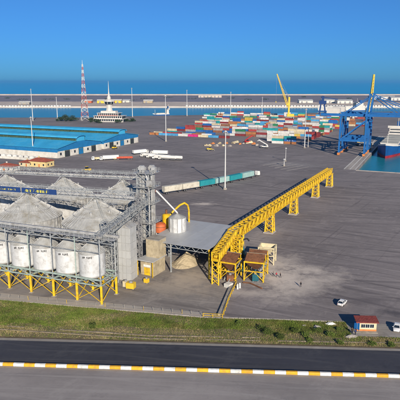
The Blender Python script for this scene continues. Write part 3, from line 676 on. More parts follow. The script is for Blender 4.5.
MB().tube(gpn, 0.36, 8).build('pipe', M_yel, gn, True)
MB().cyl(gpn[-1], (gpn[-1].x, gpn[-1].y, 10.0), 0.36, 0.36, 8).build('riser', M_yel, gn, True)

# ------------------------------------------------------------ grey roofed shed
shc = Vector((-1.2, 174.2, 0)); SW, SD, SH = 22.5, 26.5, 9.9
sh = thing('loading_shed', tuple(shc), R(-TS), 'open fronted shed with grey sheet roof and interior walls coloured in dark blue shade', 'shed')
nb = 8
for k in range(nb):
    x0 = -SW / 2 - .3 + (SW + .6) * k / nb; x1 = -SW / 2 - .3 + (SW + .6) * (k + 1) / nb
    for j in range(2):
        y0, y1 = (-SD / 2 - .8, 0.1) if j == 0 else (-0.1, SD / 2 + .4)
        z0 = SH + 0.2 + 0.05 * j + (0.015 if k % 2 else 0); o = MB()
        o.add([(x0 + .015, y0, z0), (x1 - .015, y0, z0), (x1 - .015, y1, z0 + .5), (x0 + .015, y1, z0 + .5), (x0 + .015, y0, z0 + .09), (x1 - .015, y0, z0 + .09), (x1 - .015, y1, z0 + .59), (x0 + .015, y1, z0 + .59)],
              [(3, 2, 1, 0), (4, 5, 6, 7), (0, 1, 5, 4), (1, 2, 6, 5), (2, 3, 7, 6), (3, 0, 4, 7)]); o.build('roof_sheet', M_shedroof, sh)
for k in range(9):
    x = -SW / 2 + SW * k / 8
    if k in (0, 3, 8): MB().bx(x - .2, x + .2, -SD / 2, -SD / 2 + .4, 0, SH).build('column', M_yel if k == 8 else M_steel, sh)
for y in (-SD / 4, 0, SD / 4, SD / 2 - .2):
    for x in (-SW / 2, SW / 2): MB().bx(x - .2, x + .2, y - .2, y + .2, 0, SH).build('column', M_yel if x > 0 else M_steel, sh)
for y in (-SD / 2 + .2, -SD / 4, 0, SD / 4, SD / 2 - .3):
    tr = MB(); tr.bar((-SW / 2, y, SH), (SW / 2, y, SH), 0.22); tr.bar((-SW / 2, y, SH - 1.3), (SW / 2, y, SH - 1.3), 0.2)
    for k in range(14):
        x0 = -SW / 2 + SW * k / 14; x1 = x0 + SW / 14; tr.bar((x0, y, SH - (1.3 if k % 2 else 0)), (x1, y, SH - (0 if k % 2 else 1.3)), 0.13)
    tr.build('roof_truss', M_steel, sh)
MB().bx(-SW / 2, SW / 2, SD / 2 - .05, SD / 2 + .1, 0, SH).build('back_wall', M_shedwall, sh)
MB().bx(SW / 2 - .05, SW / 2 + .08, -SD / 4, SD / 2 - .06, 0, SH).build('side_wall', M_shedwall, sh)
# leaning diagonal pale props in the mouth of the shed
gr = thing('grain_heap', tuple(gp(186, 268)), 0, 'pale heap of spilled grain in the mouth of the grey shed', 'heap')
nn = 26; vs = []; fs = []; rg = random.Random(4)
for i in range(nn + 1):
    for j in range(nn + 1):
        x = (i / nn - .5) * 12; y = (j / nn - .5) * 16; d_ = math.hypot(x / 4.6, y / 6.5)
        vs.append((x, y, max(-0.05, 4.2 * (1 - d_) + rg.uniform(-.10, .10) + .35 * nz2(x, y, 1.1) - .2)))
for i in range(nn):
    for j in range(nn): b_ = i * (nn + 1) + j; fs.append((b_, b_ + nn + 1, b_ + nn + 2, b_ + 1))
mb = MB(); mb.add(vs, fs); g_ = mb.build('grain_surface', M_grain, gr, smooth=False); g_.rotation_euler = (0, 0, R(-TS)); g_.location = (0, 5.0, 0)
# white hopper on the shed roof
hp = gp(177.5, 231.5, 10.35)
wh = thing('white_hopper', tuple(hp), R(-TS), 'white ribbed hopper bin standing on the grey shed roof', 'hopper')
vs = []
mb = MB()
mb.prism([(2.9 * math.cos(2 * math.pi * k / 12), 2.9 * math.sin(2 * math.pi * k / 12)) for k in range(12)], 0, 5.2); mb.build('shell', M_white, wh)
mb = MB()
for k in range(12): a = 2 * math.pi * k / 12; mb.bar((2.95 * math.cos(a), 2.95 * math.sin(a), 0), (2.95 * math.cos(a), 2.95 * math.sin(a), 5.3), 0.18)
mb.build('rib', M_galv, wh)
MB().lathe([(3.05, 5.2), (3.05, 5.3), (.4, 6.5), (.3, 6.9), (.02, 6.9)], 12).build('lid', M_galv2, wh)
MB().lathe([(3.3, -.02), (3.3, .12), (2.8, .13)], 12).build('base_ring', M_galv, wh)
s0p = Vector((hp.x, hp.y, hp.z + 6.8)); s1p = at_y(156.0, 190.5, 176)
sp = thing('transfer_spout', tuple(s0p), 0, 'straight pale spout pipe from the elevator tower down to the white hopper', 'pipe')
MB().cyl(s0p, s1p, 0.3, 0.3, 8).build('pipe', M_mast, sp, True)
MB().cyl(s0p + (s1p - s0p) * .5, s0p + (s1p - s0p) * .52, 0.42, 0.42, 8).build('flange', M_galv, sp, True)

# ------------------------------------------------------------ yellow conveyor bridge
BH = 11.5; k0 = gp(232, 230, BH); k1 = gp(330, 168, BH); k2 = gp(215.5, 253, 10.4)
yb = thing('conveyor_bridge', (k0.x, k0.y, 0), 0, 'long yellow lattice conveyor bridge on paired supports across the yard', 'conveyor')
TH = 3.3
dd = (k1 - k0).normalized(); aa = dd.cross(UP).normalized()
def truss(p, q, w, h, bays, t):
    d = (q - p).normalized(); a = d.cross(UP).normalized()
    for s_ in (-1, 1):
        for z in (0, -h): MB().bar(p + a * s_ * w / 2 + UP * z, q + a * s_ * w / 2 + UP * z, 0.42, 0.36).build('chord', M_yel, t, True)
    for k in range(bays):
        c, e = p.lerp(q, k / bays), p.lerp(q, (k + 1) / bays); mb = MB()
        for s_ in (-1, 1):
            o = a * s_ * w / 2; mb.bar(c + o, c + o - UP * h, 0.32); m = (c + e) / 2
            mb.bar(c + o, m + o - UP * h, 0.32); mb.bar(m + o - UP * h, e + o, 0.32)
        mb.bar(c - a * w / 2, c + a * w / 2, 0.22); mb.bar(c - a * w / 2, e + a * w / 2, 0.16); mb.bar(c - a * w / 2 - UP * h, c + a * w / 2 - UP * h, 0.22)
        mb.build('truss_bay', M_yel, t, True)
    MB().bar(p - UP * (h - .35), q - UP * (h - .35), w * .8, 0.25).build('walkway_deck', M_yel, t, True)
    MB().bar(p - UP * (h * .45), q - UP * (h * .45), w * .45, 0.7).build('belt_trough', M_yel, t, True)
truss(k0, k1, 3.0, TH, 34, yb)
truss(k2, k0, 2.4, 2.6, 8, yb)
for i, (px, py) in enumerate(((268, 232), (294, 214), (313, 197), (328, 186.5))):
    b = gp(px, py); f = (b - Vector((k0.x, k0.y, 0))).dot(Vector((dd.x, dd.y, 0)).normalized()) / math.hypot(dd.x, dd.y) ; top = k0 + dd * ((b - Vector((k0.x, k0.y, 0))).dot(dd)); base = Vector((top.x, top.y, 0))
    for s_ in (-1, 1):
        for e in (-1, 1):
            MB().bar(base + aa * s_ * 1.7 + dd * e * 1.3 , base + aa * s_ * 1.35 + dd * e * 0.9 + UP * (BH - TH), 0.5).build('support_leg', M_yel, yb, True)
    mb = MB()
    for j in range(4):
        z0 = 0.3 + j * 2.0
        for s_ in (-1, 1):
            mb.bar(base + aa * s_ * 1.6 + dd * -1.2 + UP * z0, base + aa * s_ * 1.6 + dd * 1.2 + UP * (z0 + 2), 0.22); mb.bar(base + aa * s_ * 1.6 + dd * 1.2 + UP * z0, base + aa * s_ * 1.6 + dd * -1.2 + UP * (z0 + 2), 0.22)
            mb.bar(base + aa * -1.6 + dd * s_ * 1.2 + UP * z0, base + aa * 1.6 + dd * s_ * 1.2 + UP * (z0 + 2), 0.22); mb.bar(base + aa * 1.6 + dd * s_ * 1.2 + UP * z0, base - aa * 1.6 + dd * s_ * 1.2 + UP * (z0 + 2), 0.22)
    mb.build('support_bracing', M_yel, yb, True)
    MB().box(base + UP * .2, (4.8, 4.2, 0.4), math.atan2(dd.y, dd.x)).build('footing', M_quay, yb, True)
for px, py in ((243, 260), (230, 258)):
    b = gp(px, py); MB().bar(b, b + UP * 9.6, 0.5).build('support_leg', M_yel, yb, True)
tbv = gp(236.5, 265)
for z in range(6):
    mb = MB()
    for s_ in (-1, 1):
        for e, f_ in (((aa * s_ * 1.5 - dd * 1.5), (aa * s_ * 1.5 + dd * 1.5)), ((dd * s_ * 1.5 - aa * 1.5), (dd * s_ * 1.5 + aa * 1.5))):
            mb.bar(tbv + e + UP * (z * 1.6 + .1), tbv + f_ + UP * (z * 1.6 + 1.7), .24); mb.bar(tbv + f_ + UP * (z * 1.6 + .1), tbv + e + UP * (z * 1.6 + 1.7), .24); mb.bar(tbv + e + UP * (z * 1.6 + 1.7), tbv + f_ + UP * (z * 1.6 + 1.7), .24)
    mb.build('tower_bay', M_yel, yb, True)
for s_ in (-1, 1):
    for e in (-1, 1): MB().bar(tbv + aa * s_ * 1.5 + dd * e * 1.5, tbv + aa * s_ * 1.5 + dd * e * 1.5 + UP * 9.8, .4).build('support_leg', M_yel, yb, True)
for k in range(3):
    b = k2 + (k0 - k2) * (k * 0.42); b0 = Vector((b.x, b.y, 0))
    for s_ in (-1, 1): MB().bar(b0 + aa * s_ * 1.1, Vector((b.x, b.y, b.z - 2.6)) + aa * s_ * 1.1, 0.42).build('support_leg', M_yel, yb, True)
    mb = MB()
    for j in range(4):
        z0 = .2 + j * 1.8; mb.bar(b0 + aa * 1.1 + UP * z0, b0 - aa * 1.1 + UP * (z0 + 1.8), 0.2); mb.bar(b0 - aa * 1.1 + UP * z0, b0 + aa * 1.1 + UP * (z0 + 1.8), 0.2)
    mb.build('support_bracing', M_yel, yb, True)

# ------------------------------------------------------------ hoppers on yellow frames under the bridge
def hopper_frame(base, rz, w, d, h, roofm, framem, label, panels=2, name='intake_hopper', bowl=True):
    t = thing(name, tuple(base), rz, label, 'hopper')
    for x in (-w / 2, w / 2):
        for y in (-d / 2, d / 2): MB().bar((x, y, 0), (x, y, h - .3), 0.36).build('leg', framem, t)
    br = MB()
    for y in (-d / 2, d / 2): br.bar((-w / 2, y, .4), (0, y, h * .5), 0.18); br.bar((w / 2, y, .4), (0, y, h * .5), 0.18); br.bar((-w / 2, y, h * .5), (w / 2, y, h * .5), 0.26)
    for x in (-w / 2, w / 2): br.bar((x, -d / 2, .4), (x, d / 2, h * .5), 0.18); br.bar((x, -d / 2, h * .5), (x, d / 2, h * .5), 0.26)
    br.build('bracing', framem, t)
    for z in (h - .3,):
        for y in (-d / 2, d / 2): MB().bar((-w / 2 - .2, y, z), (w / 2 + .2, y, z), 0.4).build('rim_beam', framem, t)
        for x in (-w / 2, w / 2): MB().bar((x, -d / 2, z - .005), (x, d / 2, z - .005), 0.36).build('rim_beam', framem, t)
    if bowl:
        tw = 0.5; mb = MB()
        mb.add([(-w / 2, -d / 2, h - .4), (w / 2, -d / 2, h - .4), (w / 2, d / 2, h - .4), (-w / 2, d / 2, h - .4), (-tw, -tw, h * .42), (tw, -tw, h * .42), (tw, tw, h * .42), (-tw, tw, h * .42)], [(0, 1, 5, 4), (1, 2, 6, 5), (2, 3, 7, 6), (3, 0, 4, 7)])
        mb.build('bowl', roofm, t)
    for k in range(panels):
        y0 = -d / 2 + d * k / panels + .1; y1 = -d / 2 + d * (k + 1) / panels - .5
        mb = MB(); z0, z1 = h - .05, h + 1.5
        mb.add([(-w / 2 + .1, y0, z0), (w / 2 - .1, y0, z0), (w / 2 - .1, y1, z1), (-w / 2 + .1, y1, z1), (-w / 2 + .1, y0, z0 + .12), (w / 2 - .1, y0, z0 + .12), (w / 2 - .1, y1, z1 + .12), (-w / 2 + .1, y1, z1 + .12)],
               [(3, 2, 1, 0), (4, 5, 6, 7), (0, 1, 5, 4), (1, 2, 6, 5), (2, 3, 7, 6), (3, 0, 4, 7)]); mb.build('cover_plate', roofm, t)
        MB().bar((-w / 2, y1 + .25, z1 - .1), (w / 2, y1 + .25, z1 - .1), 0.5, .4).build('plate_beam', M_cream, t)
        for x in (-w / 2 + .1, w / 2 - .1): MB().bar((x, y1, h - .3), (x, y1, z1 - .1), 0.2).build('strut', framem, t)
    return t
hopper_frame(gp(256, 277), R(-17), 6.2, 8.0, 6.6, M_rust, M_yel, 'yellow framed intake hopper with two rusty brown cover plates')
hopper_frame(gp(231, 277), R(-24), 5.0, 5.6, 6.0, M_rust, M_yel, 'rusty hopper with cluttered frame at the foot of the yellow bridge', 1)
hopper_frame(gp(267, 262), R(-17), 5.4, 5.0, 6.2, M_cream, M_cream, 'cream painted open hopper frame behind the rusty plates', 0)
# teal loader machine between them
mc = thing('teal_grain_loader', tuple(gp(246, 266)), R(20), 'dark teal grain loader with bent black chute between the hoppers', 'machine')
MB().bx(-1.1, 1.1, -2.2, 2.2, 0.7, 2.6).build('body', M_teal, mc)
MB().bx(-.8, .8, -0.2, 1.6, 2.6, 4.4).build('cab', M_teal, mc)
MB().bx(-.82, .82, -.23, 1.0, 3.1, 4.1).build('cab_window', M_glass, mc)
MB().bar((0, 1.2, 2.6), (-.4, 2.8, 7.6), 0.6).build('boom', M_teal, mc)
MB().tube([(-.4, 2.8, 7.6), (0.4, 3.2, 8.6), (1.8, 3.4, 8.7), (2.6, 3.4, 7.8)], 0.28).build('chute', M_black, mc)
for x in (-1.1, 1.1):
    for y in (-1.4, 1.4): MB().cyl((x - .2, y, .6), (x + .2, y, .6), 0.6, 0.6, 14).build('wheel', M_tyre, mc)
# yellow railing round the weighing pit
rl = thing('yellow_railing', tuple(gp(222, 318)), 0, 'yellow pipe railing around the pit at the yard edge', 'railing')
rp0 = [gp(203, 317.5), gp(222.5, 318.5), gp(229, 300), gp(237, 283)]
for a_, b_ in zip(rp0, rp0[1:]):
    n = max(2, int((b_ - a_).length / 2.2))
    for k in range(n): c = a_.lerp(b_, k / n); MB().cyl(c, c + UP * 1.25, 0.09, 0.09, 6).build('post', M_yel, rl, True)
    for z in (0.65, 1.22): MB().cyl(a_ + UP * z, b_ + UP * z, 0.07, 0.07, 6).build('rail', M_yel, rl, True)
wb = thing('concrete_ramp', tuple(gp(222, 300)), 0, 'low concrete ramp wall beside the yellow railing', 'wall')
MB().bar(gp(219.5, 316) + UP * .35, gp(231.5, 287) + UP * .35, 1.0, 0.7).build('wall', M_conc, wb, True)
MB().bar(gp(226, 286) + UP * .6, gp(231, 287.5) + UP * .6, 2.2, 1.2).build('pier', M_whitewall, wb, True)
for i, (px, py) in enumerate(((237.5, 289), (239.8, 288))):
    b = gp(px, py); tag(MB().cyl(b, b + UP * 1.5, 0.32, 0.26, 10).cyl(b + UP * 1.5, b + UP * 1.7, .26, .1, 10).build('white_bollard', M_kerbw), 'white bollard at the foot of the yellow hopper, %s of two' % ('left' if i == 0 else 'right'), 'bollard', 'white bollards by the hopper')

# ------------------------------------------------------------ kiosk, cars, people
kp = gp(366.5, 331.5)
ki = thing('guard_kiosk', (kp.x, kp.y, 0.018), R(-3), 'small cream kiosk with red roof and orange base by the road', 'kiosk')
MB().bx(-2.45, 2.45, 0, 2.5, 0, 0.55).build('base', M_orangew, ki)
MB().bx(-2.42, 2.42, 0.03, 2.47, 0.552, 2.55).build('wall', M_cream, ki)
M_kroof = mat('dark_red_kiosk_roof', (0.24, 0.055, 0.045), 0.8, 0, 0.3, 1.5)
rf = MB().ext([(-0.45, 2.55), (2.7, 2.95), (2.7, 3.08), (-0.45, 2.70)], Vector((0, 1, 0)), UP, (-2.85, 0, 0), Vector((1, 0, 0)), 5.7).build('roof', M_kroof, ki)
mb = MB()
for k in range(15): mb.bar((-2.7 + k * .386, -.45, 2.72), (-2.7 + k * .386, 2.7, 3.10), 0.06, 0.08)
mb.build('roof_ribs', M_kroof, rf)
MB().bx(-2.85, 2.85, -.50, -.453, 2.47, 2.72).build('fascia', M_kroof, ki)
for x in (-0.95, 0.15, 1.25):
    w = MB().bx(x - .48, x + .48, -.03, .03, 1.05, 1.95).build('window', M_glass, ki)
    MB().bx(x - .54, x + .54, -.05, -.001 + .03, .98, 1.05).bx(x - .54, x + .54, -.05, .029, 1.95, 2.02).bx(x - .54, x - .48, -.05, .029, 1.05, 1.95).bx(x + .48, x + .54, -.05, .029, 1.05, 1.95).bx(x - .02, x + .02, -.045, -.03, 1.05, 1.95).build('window_frame', M_whitewall, w)
d_ = MB().bx(-2.5, -2.42, .5, 1.4, .05, 2.1).build('door', M_cblue, ki); MB().bx(-2.56, -2.5, .6, .68, 1.0, 1.1).build('handle', M_steel, d_)
MB().bx(-3.6, 2.6, -1.0, 0, -.01, 0.12).build('plinth', M_conc, ki)
bb = gp(356.5, 331)
nb_ = thing('notice_board', (bb.x, bb.y, .018), R(-40), 'blue notice board leaning beside the kiosk', 'sign')
MB().bx(-.7, .7, -.04, .04, .5, 2.5).build('panel', M_cblue, nb_)
for x in (-.6, .6): MB().bar((x, .07, 0), (x, .07, 2.5), 0.07).build('post', M_steel, nb_)
def rubbish(px, py, s, label, m):
    b = gp(px, py); mb = MB(); rg = random.Random(int(px)); n = 9
    vs = [(b.x + math.cos(k / n * 6.28) * s * rg.uniform(.6, 1.2) * 1.6, b.y + math.sin(k / n * 6.28) * s * rg.uniform(.6, 1.2), .03) for k in range(n)]
    tp = [(b.x + (v[0] - b.x) * .5, b.y + (v[1] - b.y) * .5, .03 + rg.uniform(.25, .5) * s) for v in vs]
    mb.add(vs + tp + [(b.x, b.y, .03 + .5 * s)], [(k, (k + 1) % n, n + (k + 1) % n, n + k) for k in range(n)] + [(n + k, n + (k + 1) % n, 2 * n) for k in range(n)])
    tag(mb.build('rubble_heap', m), label, 'rubble')
rubbish(330, 324.5, 1.0, 'white rubbish heap at the top edge of the right verge', M_kerbw)
rubbish(317, 327, 0.9, 'grey rubble heap in the middle of the right verge', M_quay)
rubbish(351, 336.5, 1.0, 'pale rubble by the path left of the kiosk', M_quay)
rubbish(304, 326, 0.6, 'small pale rubble left of the grey heap on the verge', M_gravel)

def wheel(t, x, y, r, w, s_):
    ty = MB().cyl((x, y - s_ * w, r), (x, y, r), r, r, 18).build('wheel', M_tyre, t)
    MB().cyl((x, y - s_ * .02, r), (x, y + s_ * .012, r), r * .62, r * .55, 14).build('rim', M_rim, ty)
def loft(secs, closed=True):
    mb = MB(); n = len(secs[0]); vs = [p for s_ in secs for p in s_]; fs = []
    for i in range(len(secs) - 1):
        for k in range(n): fs.append((i * n + k, i * n + (k + 1) % n, (i + 1) * n + (k + 1) % n, (i + 1) * n + k))
    fs += [tuple(range(n)), tuple(range((len(secs) - 1) * n, len(secs) * n))]
    return mb.add(vs, fs)
def make_car(label):
    t = thing('parked_car', (0, 0, 0), 0, label, 'car', 'white cars on the apron')
    secs = []
    for x, w, z0, z1 in ((-2.12, .62, .42, .78), (-2.05, .78, .28, .88), (-1.7, .83, .22, .95), (-.9, .85, .2, .96), (.4, .85, .2, .95), (1.2, .84, .2, .90), (1.8, .80, .24, .80), (2.08, .70, .30, .68), (2.14, .55, .38, .58)):
        zm = (z0 + z1) / 2
        secs.append([(x, -w * .9, z0), (x, w * .9, z0), (x, w, zm), (x, w * .97, z1 - .08), (x, w * .8, z1), (x, -w * .8, z1), (x, -w * .97, z1 - .08), (x, -w, zm)])
    b = loft(secs).build('body', M_carwhite, t, smooth=True)
    secs = []
    for x, w, z1 in ((-1.75, .70, .95), (-1.15, .60, 1.40), (-.6, .60, 1.46), (.1, .60, 1.45), (.35, .59, 1.40), (1.05, .72, .93)):
        wb = .76
        secs.append([(x, -wb, .93), (x, wb, .93), (x, (w + wb) / 2 if z1 > 1 else wb, (z1 + .93) / 2), (x, w, z1), (x, -w, z1), (x, -((w + wb) / 2 if z1 > 1 else wb), (z1 + .93) / 2)])
    loft(secs).build('greenhouse_glass', M_glass, t, smooth=True)
    secs = []
    for x, w, z1 in ((-1.25, .60, 1.385), (-.6, .62, 1.49), (.1, .62, 1.48), (.42, .58, 1.40)):
        secs.append([(x, -w, z1 - .06), (x, w, z1 - .06), (x, w * .9, z1), (x, -w * .9, z1)])
    loft(secs).build('roof', M_carwhite, t, smooth=True)
    for s_ in (-1, 1):
        for p, q in (((.98, s_ * .74, .95), (.38, s_ * .60, 1.42)), ((-.42, s_ * .79, .95), (-.40, s_ * .62, 1.44)), ((-1.70, s_ * .73, .95), (-1.18, s_ * .61, 1.40))):
            MB().bar(p, q, 0.07).build('pillar', M_carwhite, t)
        MB().box((1.98, s_ * .56, .64), (.22, .3, .14)).build('headlight', M_lamp, t)
        MB().box((-2.06, s_ * .6, .72), (.12, .26, .16)).build('tail_light', M_tail, t)
        MB().box((.75, s_ * .92, .98), (.14, .2, .12)).build('wing_mirror', M_carwhite, t)
        MB().box((-.15, s_ * .862, .80), (.16, .02, .03)).build('door_handle', M_steel, t)
        for x in (-1.28, 1.32): wheel(t, x, s_ * .85, .31, .2, s_)
    MB().box((2.10, 0, .40), (.10, 1.3, .16)).build('front_bumper', M_mastd, t); MB().box((-2.10, 0, .40), (.10, 1.3, .16)).build('rear_bumper', M_mastd, t)
    MB().box((-2.135, 0, .60), (.03, .5, .11)).build('number_plate', M_kerbw, t)
    return t
car = make_car('white saloon car parked alone on the open asphalt'); p = gp(342.2, 304.3); place(car, (p.x, p.y, 0.004), R(55), 'white saloon car parked alone on the open asphalt')
c2_ = copy_tree(car); p = gp(396.5, 329.5); place(c2_, (p.x, p.y, 0.02), R(-112), 'white car cut by the right photo edge beside the kiosk')

def person(px, py, rz, top, legs, label, stride=0.25, z=0.0, arm=0.1):
    b = gp(px, py)
    J = {'pel': (0, 0, .95, .15), 'sp': (0, .0, 1.18, .155), 'ch': (0, .01, 1.40, .17), 'nk': (0, .01, 1.52, .06), 'hd0': (0, .02, 1.60, .085), 'hd1': (0, .02, 1.70, .095), 'hd2': (0, .015, 1.77, .06)}
    E_ = [('pel', 'sp'), ('sp', 'ch'), ('ch', 'nk'), ('nk', 'hd0'), ('hd0', 'hd1'), ('hd1', 'hd2')]
    for n, s_ in (('l', 1), ('r', -1)):
        f = stride * s_
        J.update({n + 'hip': (s_ * .10, 0, .90, .105), n + 'kn': (s_ * .11, f * .55 + .03, .50, .072), n + 'an': (s_ * .11, f - .03, .09, .048), n + 'to': (s_ * .12, f + .14, .045, .042),
                  n + 'sh': (s_ * .19, .0, 1.42, .07), n + 'el': (s_ * .26, -f * .3 - .02, 1.14, .05), n + 'wr': (s_ * .27, -f * .6 + arm, .90, .034), n + 'hn': (s_ * .27, -f * .6 + arm + .02, .82, .036)})
        E_ += [('pel', n + 'hip'), (n + 'hip', n + 'kn'), (n + 'kn', n + 'an'), (n + 'an', n + 'to'), ('ch', n + 'sh'), (n + 'sh', n + 'el'), (n + 'el', n + 'wr'), (n + 'wr', n + 'hn')]
        for k in range(4):
            J[n + 'f%d' % k] = (s_ * .265, -f * .6 + arm - .02 + k * .022, .745 + .012 * abs(k - 1), .010); E_.append((n + 'hn', n + 'f%d' % k))
        J[n + 'th'] = (s_ * .25, -f * .6 + arm + .075, .80, .011); E_.append((n + 'wr', n + 'th'))
    keys = list(J); me = bpy.data.meshes.new('b'); me.from_pydata([J[k][:3] for k in keys], [(keys.index(a_), keys.index(b_)) for a_, b_ in E_], [])
    o = bpy.data.objects.new('tmp', me); COL.objects.link(o); md = o.modifiers.new('s', 'SKIN')
    for k, sv in zip(keys, me.skin_vertices[0].data): sv.radius = (J[k][3],) * 2; sv.use_root = (k == 'pel')
    md2 = o.modifiers.new('d', 'SUBSURF'); md2.levels = 1
    dg = bpy.context.evaluated_depsgraph_get(); m2 = bpy.data.meshes.new_from_object(o.evaluated_get(dg)); bpy.data.objects.remove(o)
    t = thing('person', (b.x, b.y, z), rz, label, 'person', 'people on foot')
    m2.materials.clear()
    for mm in (top, legs, mat('skin', (.38, .22, .15), .7), mat('dark_shoes', (.03, .025, .02), .8)): m2.materials.append(mm)
    for pl in m2.polygons:
        c = pl.center; z_ = c.z
        pl.material_index = 3 if z_ < .1 else (2 if z_ > 1.53 or (abs(c.x) > .22 and z_ < .93) else (1 if z_ < .98 and abs(c.x) < .21 else 0)); pl.use_smooth = True
    bo = bpy.data.objects.new('body', m2); COL.objects.link(bo); bo.parent = t
    MB().lathe([(.03, 1.70), (.105, 1.72), (.10, 1.78), (.06, 1.83), (.005, 1.845)], 12, (0, .0, 0)).build('hair', mat('dark_hair', (.015, .012, .01), .8), t, smooth=True)
    return t
CL = lambda n, c: mat(n, c, .9, 0, .15, 3)
DK = CL('dark_trousers', (.03, .03, .04)); 
person(300.7, 287, R(150), CL('dark_jacket', (.025, .025, .03)), DK, 'person in dark clothes walking alone on the open asphalt')
person(276.3, 277.2, R(40), CL('red_shirt', (.42, .03, .05)), DK, 'person in a red shirt near the rusty hopper')
person(280.3, 277.8, R(-60), CL('black_coat', (.02, .02, .025)), DK, 'person in black standing right of the one in red')
person(273.2, 276.5, R(100), CL('grey_jacket', (.12, .12, .13)), DK, 'person in grey standing beside the hopper frame')
person(355.2, 335.5, R(10), CL('blue_coat', (.03, .04, .12)), DK, 'person in dark blue in front of the kiosk corner', .1, .02)
person(352.0, 334.0, R(-30), CL('brown_coat', (.08, .05, .03)), DK, 'person in brown left of the kiosk', .1, .02)

# ------------------------------------------------------------ trucks and the line of trailers
def make_truck(label, cabm, boxm, kind, group):
    t = thing('truck', (0, 0, 0), 0, label, 'truck', group)         # front towards +x
    cb = MB().ext([(0, .7), (2.2, .7), (2.25, 1.7), (1.9, 3.1), (0.2, 3.3), (0, 3.0)], Vector((1, 0, 0)), UP, (6.2, -1.2, 0), Vector((0, 1, 0)), 2.4).build('cab', cabm, t)
    MB().add([(8.44, -1.05, 1.85), (8.44, 1.05, 1.85), (8.17, 1.0, 2.9), (8.17, -1.0, 2.9), (8.3, -1.05, 1.85), (8.3, 1.05, 1.85), (8.02, 1.0, 2.9), (8.02, -1.0, 2.9)], [(0, 1, 2, 3), (7, 6, 5, 4), (0, 4, 5, 1), (1, 5, 6, 2), (2, 6, 7, 3), (3, 7, 4, 0)]).build('windscreen', M_glass, cb)
    for s_ in (-1, 1): MB().bx(7.0, 7.9, s_ * 1.205 - .02, s_ * 1.205 + .02, 1.8, 2.7).build('side_window', M_glass, cb); MB().box((8.43, s_ * .85, 1.05), (.1, .35, .22)).build('headlight', M_lamp, t)
    MB().bx(-6.5, 8.0, -.45, .45, .75, 1.05).build('chassis', M_mastd, t)
    if kind == 'box': MB().bx(-7.0, 5.9, -1.25, 1.25, 1.2, 3.9).build('trailer_box', boxm, t)
    elif kind == 'tank': MB().cyl((-7, 0, 2.4), (5.8, 0, 2.4), 1.25, 1.25, 20).cyl((-7.35, 0, 2.4), (-7, 0, 2.4), .7, 1.25, 20).cyl((5.8, 0, 2.4), (6.15, 0, 2.4), 1.25, .7, 20).build('tank', boxm, t); MB().bx(-6, 5, -.3, .3, 3.6, 3.72).build('catwalk', M_steel, t)
    else:
        MB().bx(-7.0, 5.9, -1.25, 1.25, 1.05, 1.3).build('bed', boxm, t)
        for s_ in (-1, 1): MB().bx(-7.0, 5.9, s_ * 1.25 - .06, s_ * 1.25 + .06, 1.31, 2.4).build('side_board', boxm, t)
        MB().bx(-7.05, -6.95, -1.19, 1.19, 1.31, 2.4).build('tail_board', boxm, t); MB().bx(5.8, 5.9, -1.19, 1.19, 1.31, 2.7).build('head_board', boxm, t)
    for x in (-5.8, -4.6, -3.4, 4.6, 7.4):
        for s_ in (-1, 1): wheel(t, x, s_ * 1.2, .5, .35, s_)
    return t
G = 'trucks parked on the apron'
TW = mat('truck_white', (.72, .71, .67), .5, 0, .1, .4, objvar=.08)
tk_ = {'wb': make_truck('x', TW, TW, 'box', G), 'wt': make_truck('x', TW, TW, 'tank', G), 'yr': make_truck('x', M_yel2, mat('truck_red', (.45, .07, .03), .6), 'open', G), 'wo': make_truck('x', TW, mat('truck_cream', (.55, .48, .3), .7), 'open', G)}
used = set()
TR = [('wo', 102, 160, 200, 'white truck at the left end of the lorry row'), ('wb', 110, 160, 200, 'white box truck beside the truck with a yellow cab'), ('yr', 124, 159.5, 190, 'truck with yellow cab and red trailer'), ('wb', 140, 154, 40, 'single white box truck driving between the truck rows'),
      ('wt', 150, 157.5, 160, 'white tanker truck at the left of the parked tankers'), ('wt', 156, 158.5, 160, 'white tanker truck second from the left of the parked tankers'), ('wb', 162, 159.5, 160, 'white box truck in the middle of the parked tankers'), ('wt', 168, 160.0, 160, 'white tanker truck second from the right of the parked tankers'), ('wt', 174, 160.0, 160, 'white tanker truck at the right of the parked tankers'), ('wb', 160, 154.8, 165, 'white box truck behind the row of tankers')]
for key, px, py, ang, l in TR:
    o = tk_[key] if key not in used else copy_tree(tk_[key]); used.add(key); p = gp(px, py); place(o, (p.x, p.y, 0.004), R(ang), l)
# curved line of container trailers
def make_trailer(label, col, n, L):
    t = thing('container_trailer', (0, 0, 0), 0, label, 'trailer', 'line of container trailers on the apron')
    mb = MB(); m_ = 24
    xs = np.linspace(-L / 2, L / 2, m_ * 2 + 1); pr = []
    for k, x in enumerate(xs): pr.append((x, -1.22 - (.04 if k % 2 else 0)))
    pr += [(x, 1.22 + (.04 if k % 2 else 0)) for k, x in list(enumerate(xs))[::-1]]
    mb.prism(pr, 1.3, 3.9); mb.build('container', col, t)
    MB().bx(-L / 2, L / 2, -.5, .5, .9, 1.28).build('chassis', M_mastd, t)
    MB().bx(L / 2 + .05, L / 2 + .1, -1.1, -.03, 1.45, 3.8).build('door', col, t); MB().bx(L / 2 + .05, L / 2 + .1, .03, 1.1, 1.45, 3.8).build('door', col, t)
    for x in (-L / 2 + 1.2, -L / 2 + 2.4, L / 2 - 2.2):
        for s_ in (-1, 1): wheel(t, x, s_ * 1.15, .5, .35, s_)
    return t
CW = mat('cream_container_paint', (.58, .55, .46), .6, 0, .12, .4, dirt=(.38, .34, .27), dscale=.5)
LT = mat('pale_teal_container', (.30, .46, .44), .6, 0, .12, .4)
ta = gp(163, 194.5); tb = gp(253, 177.5); td = (tb - ta); tn = td.normalized(); L = td.length
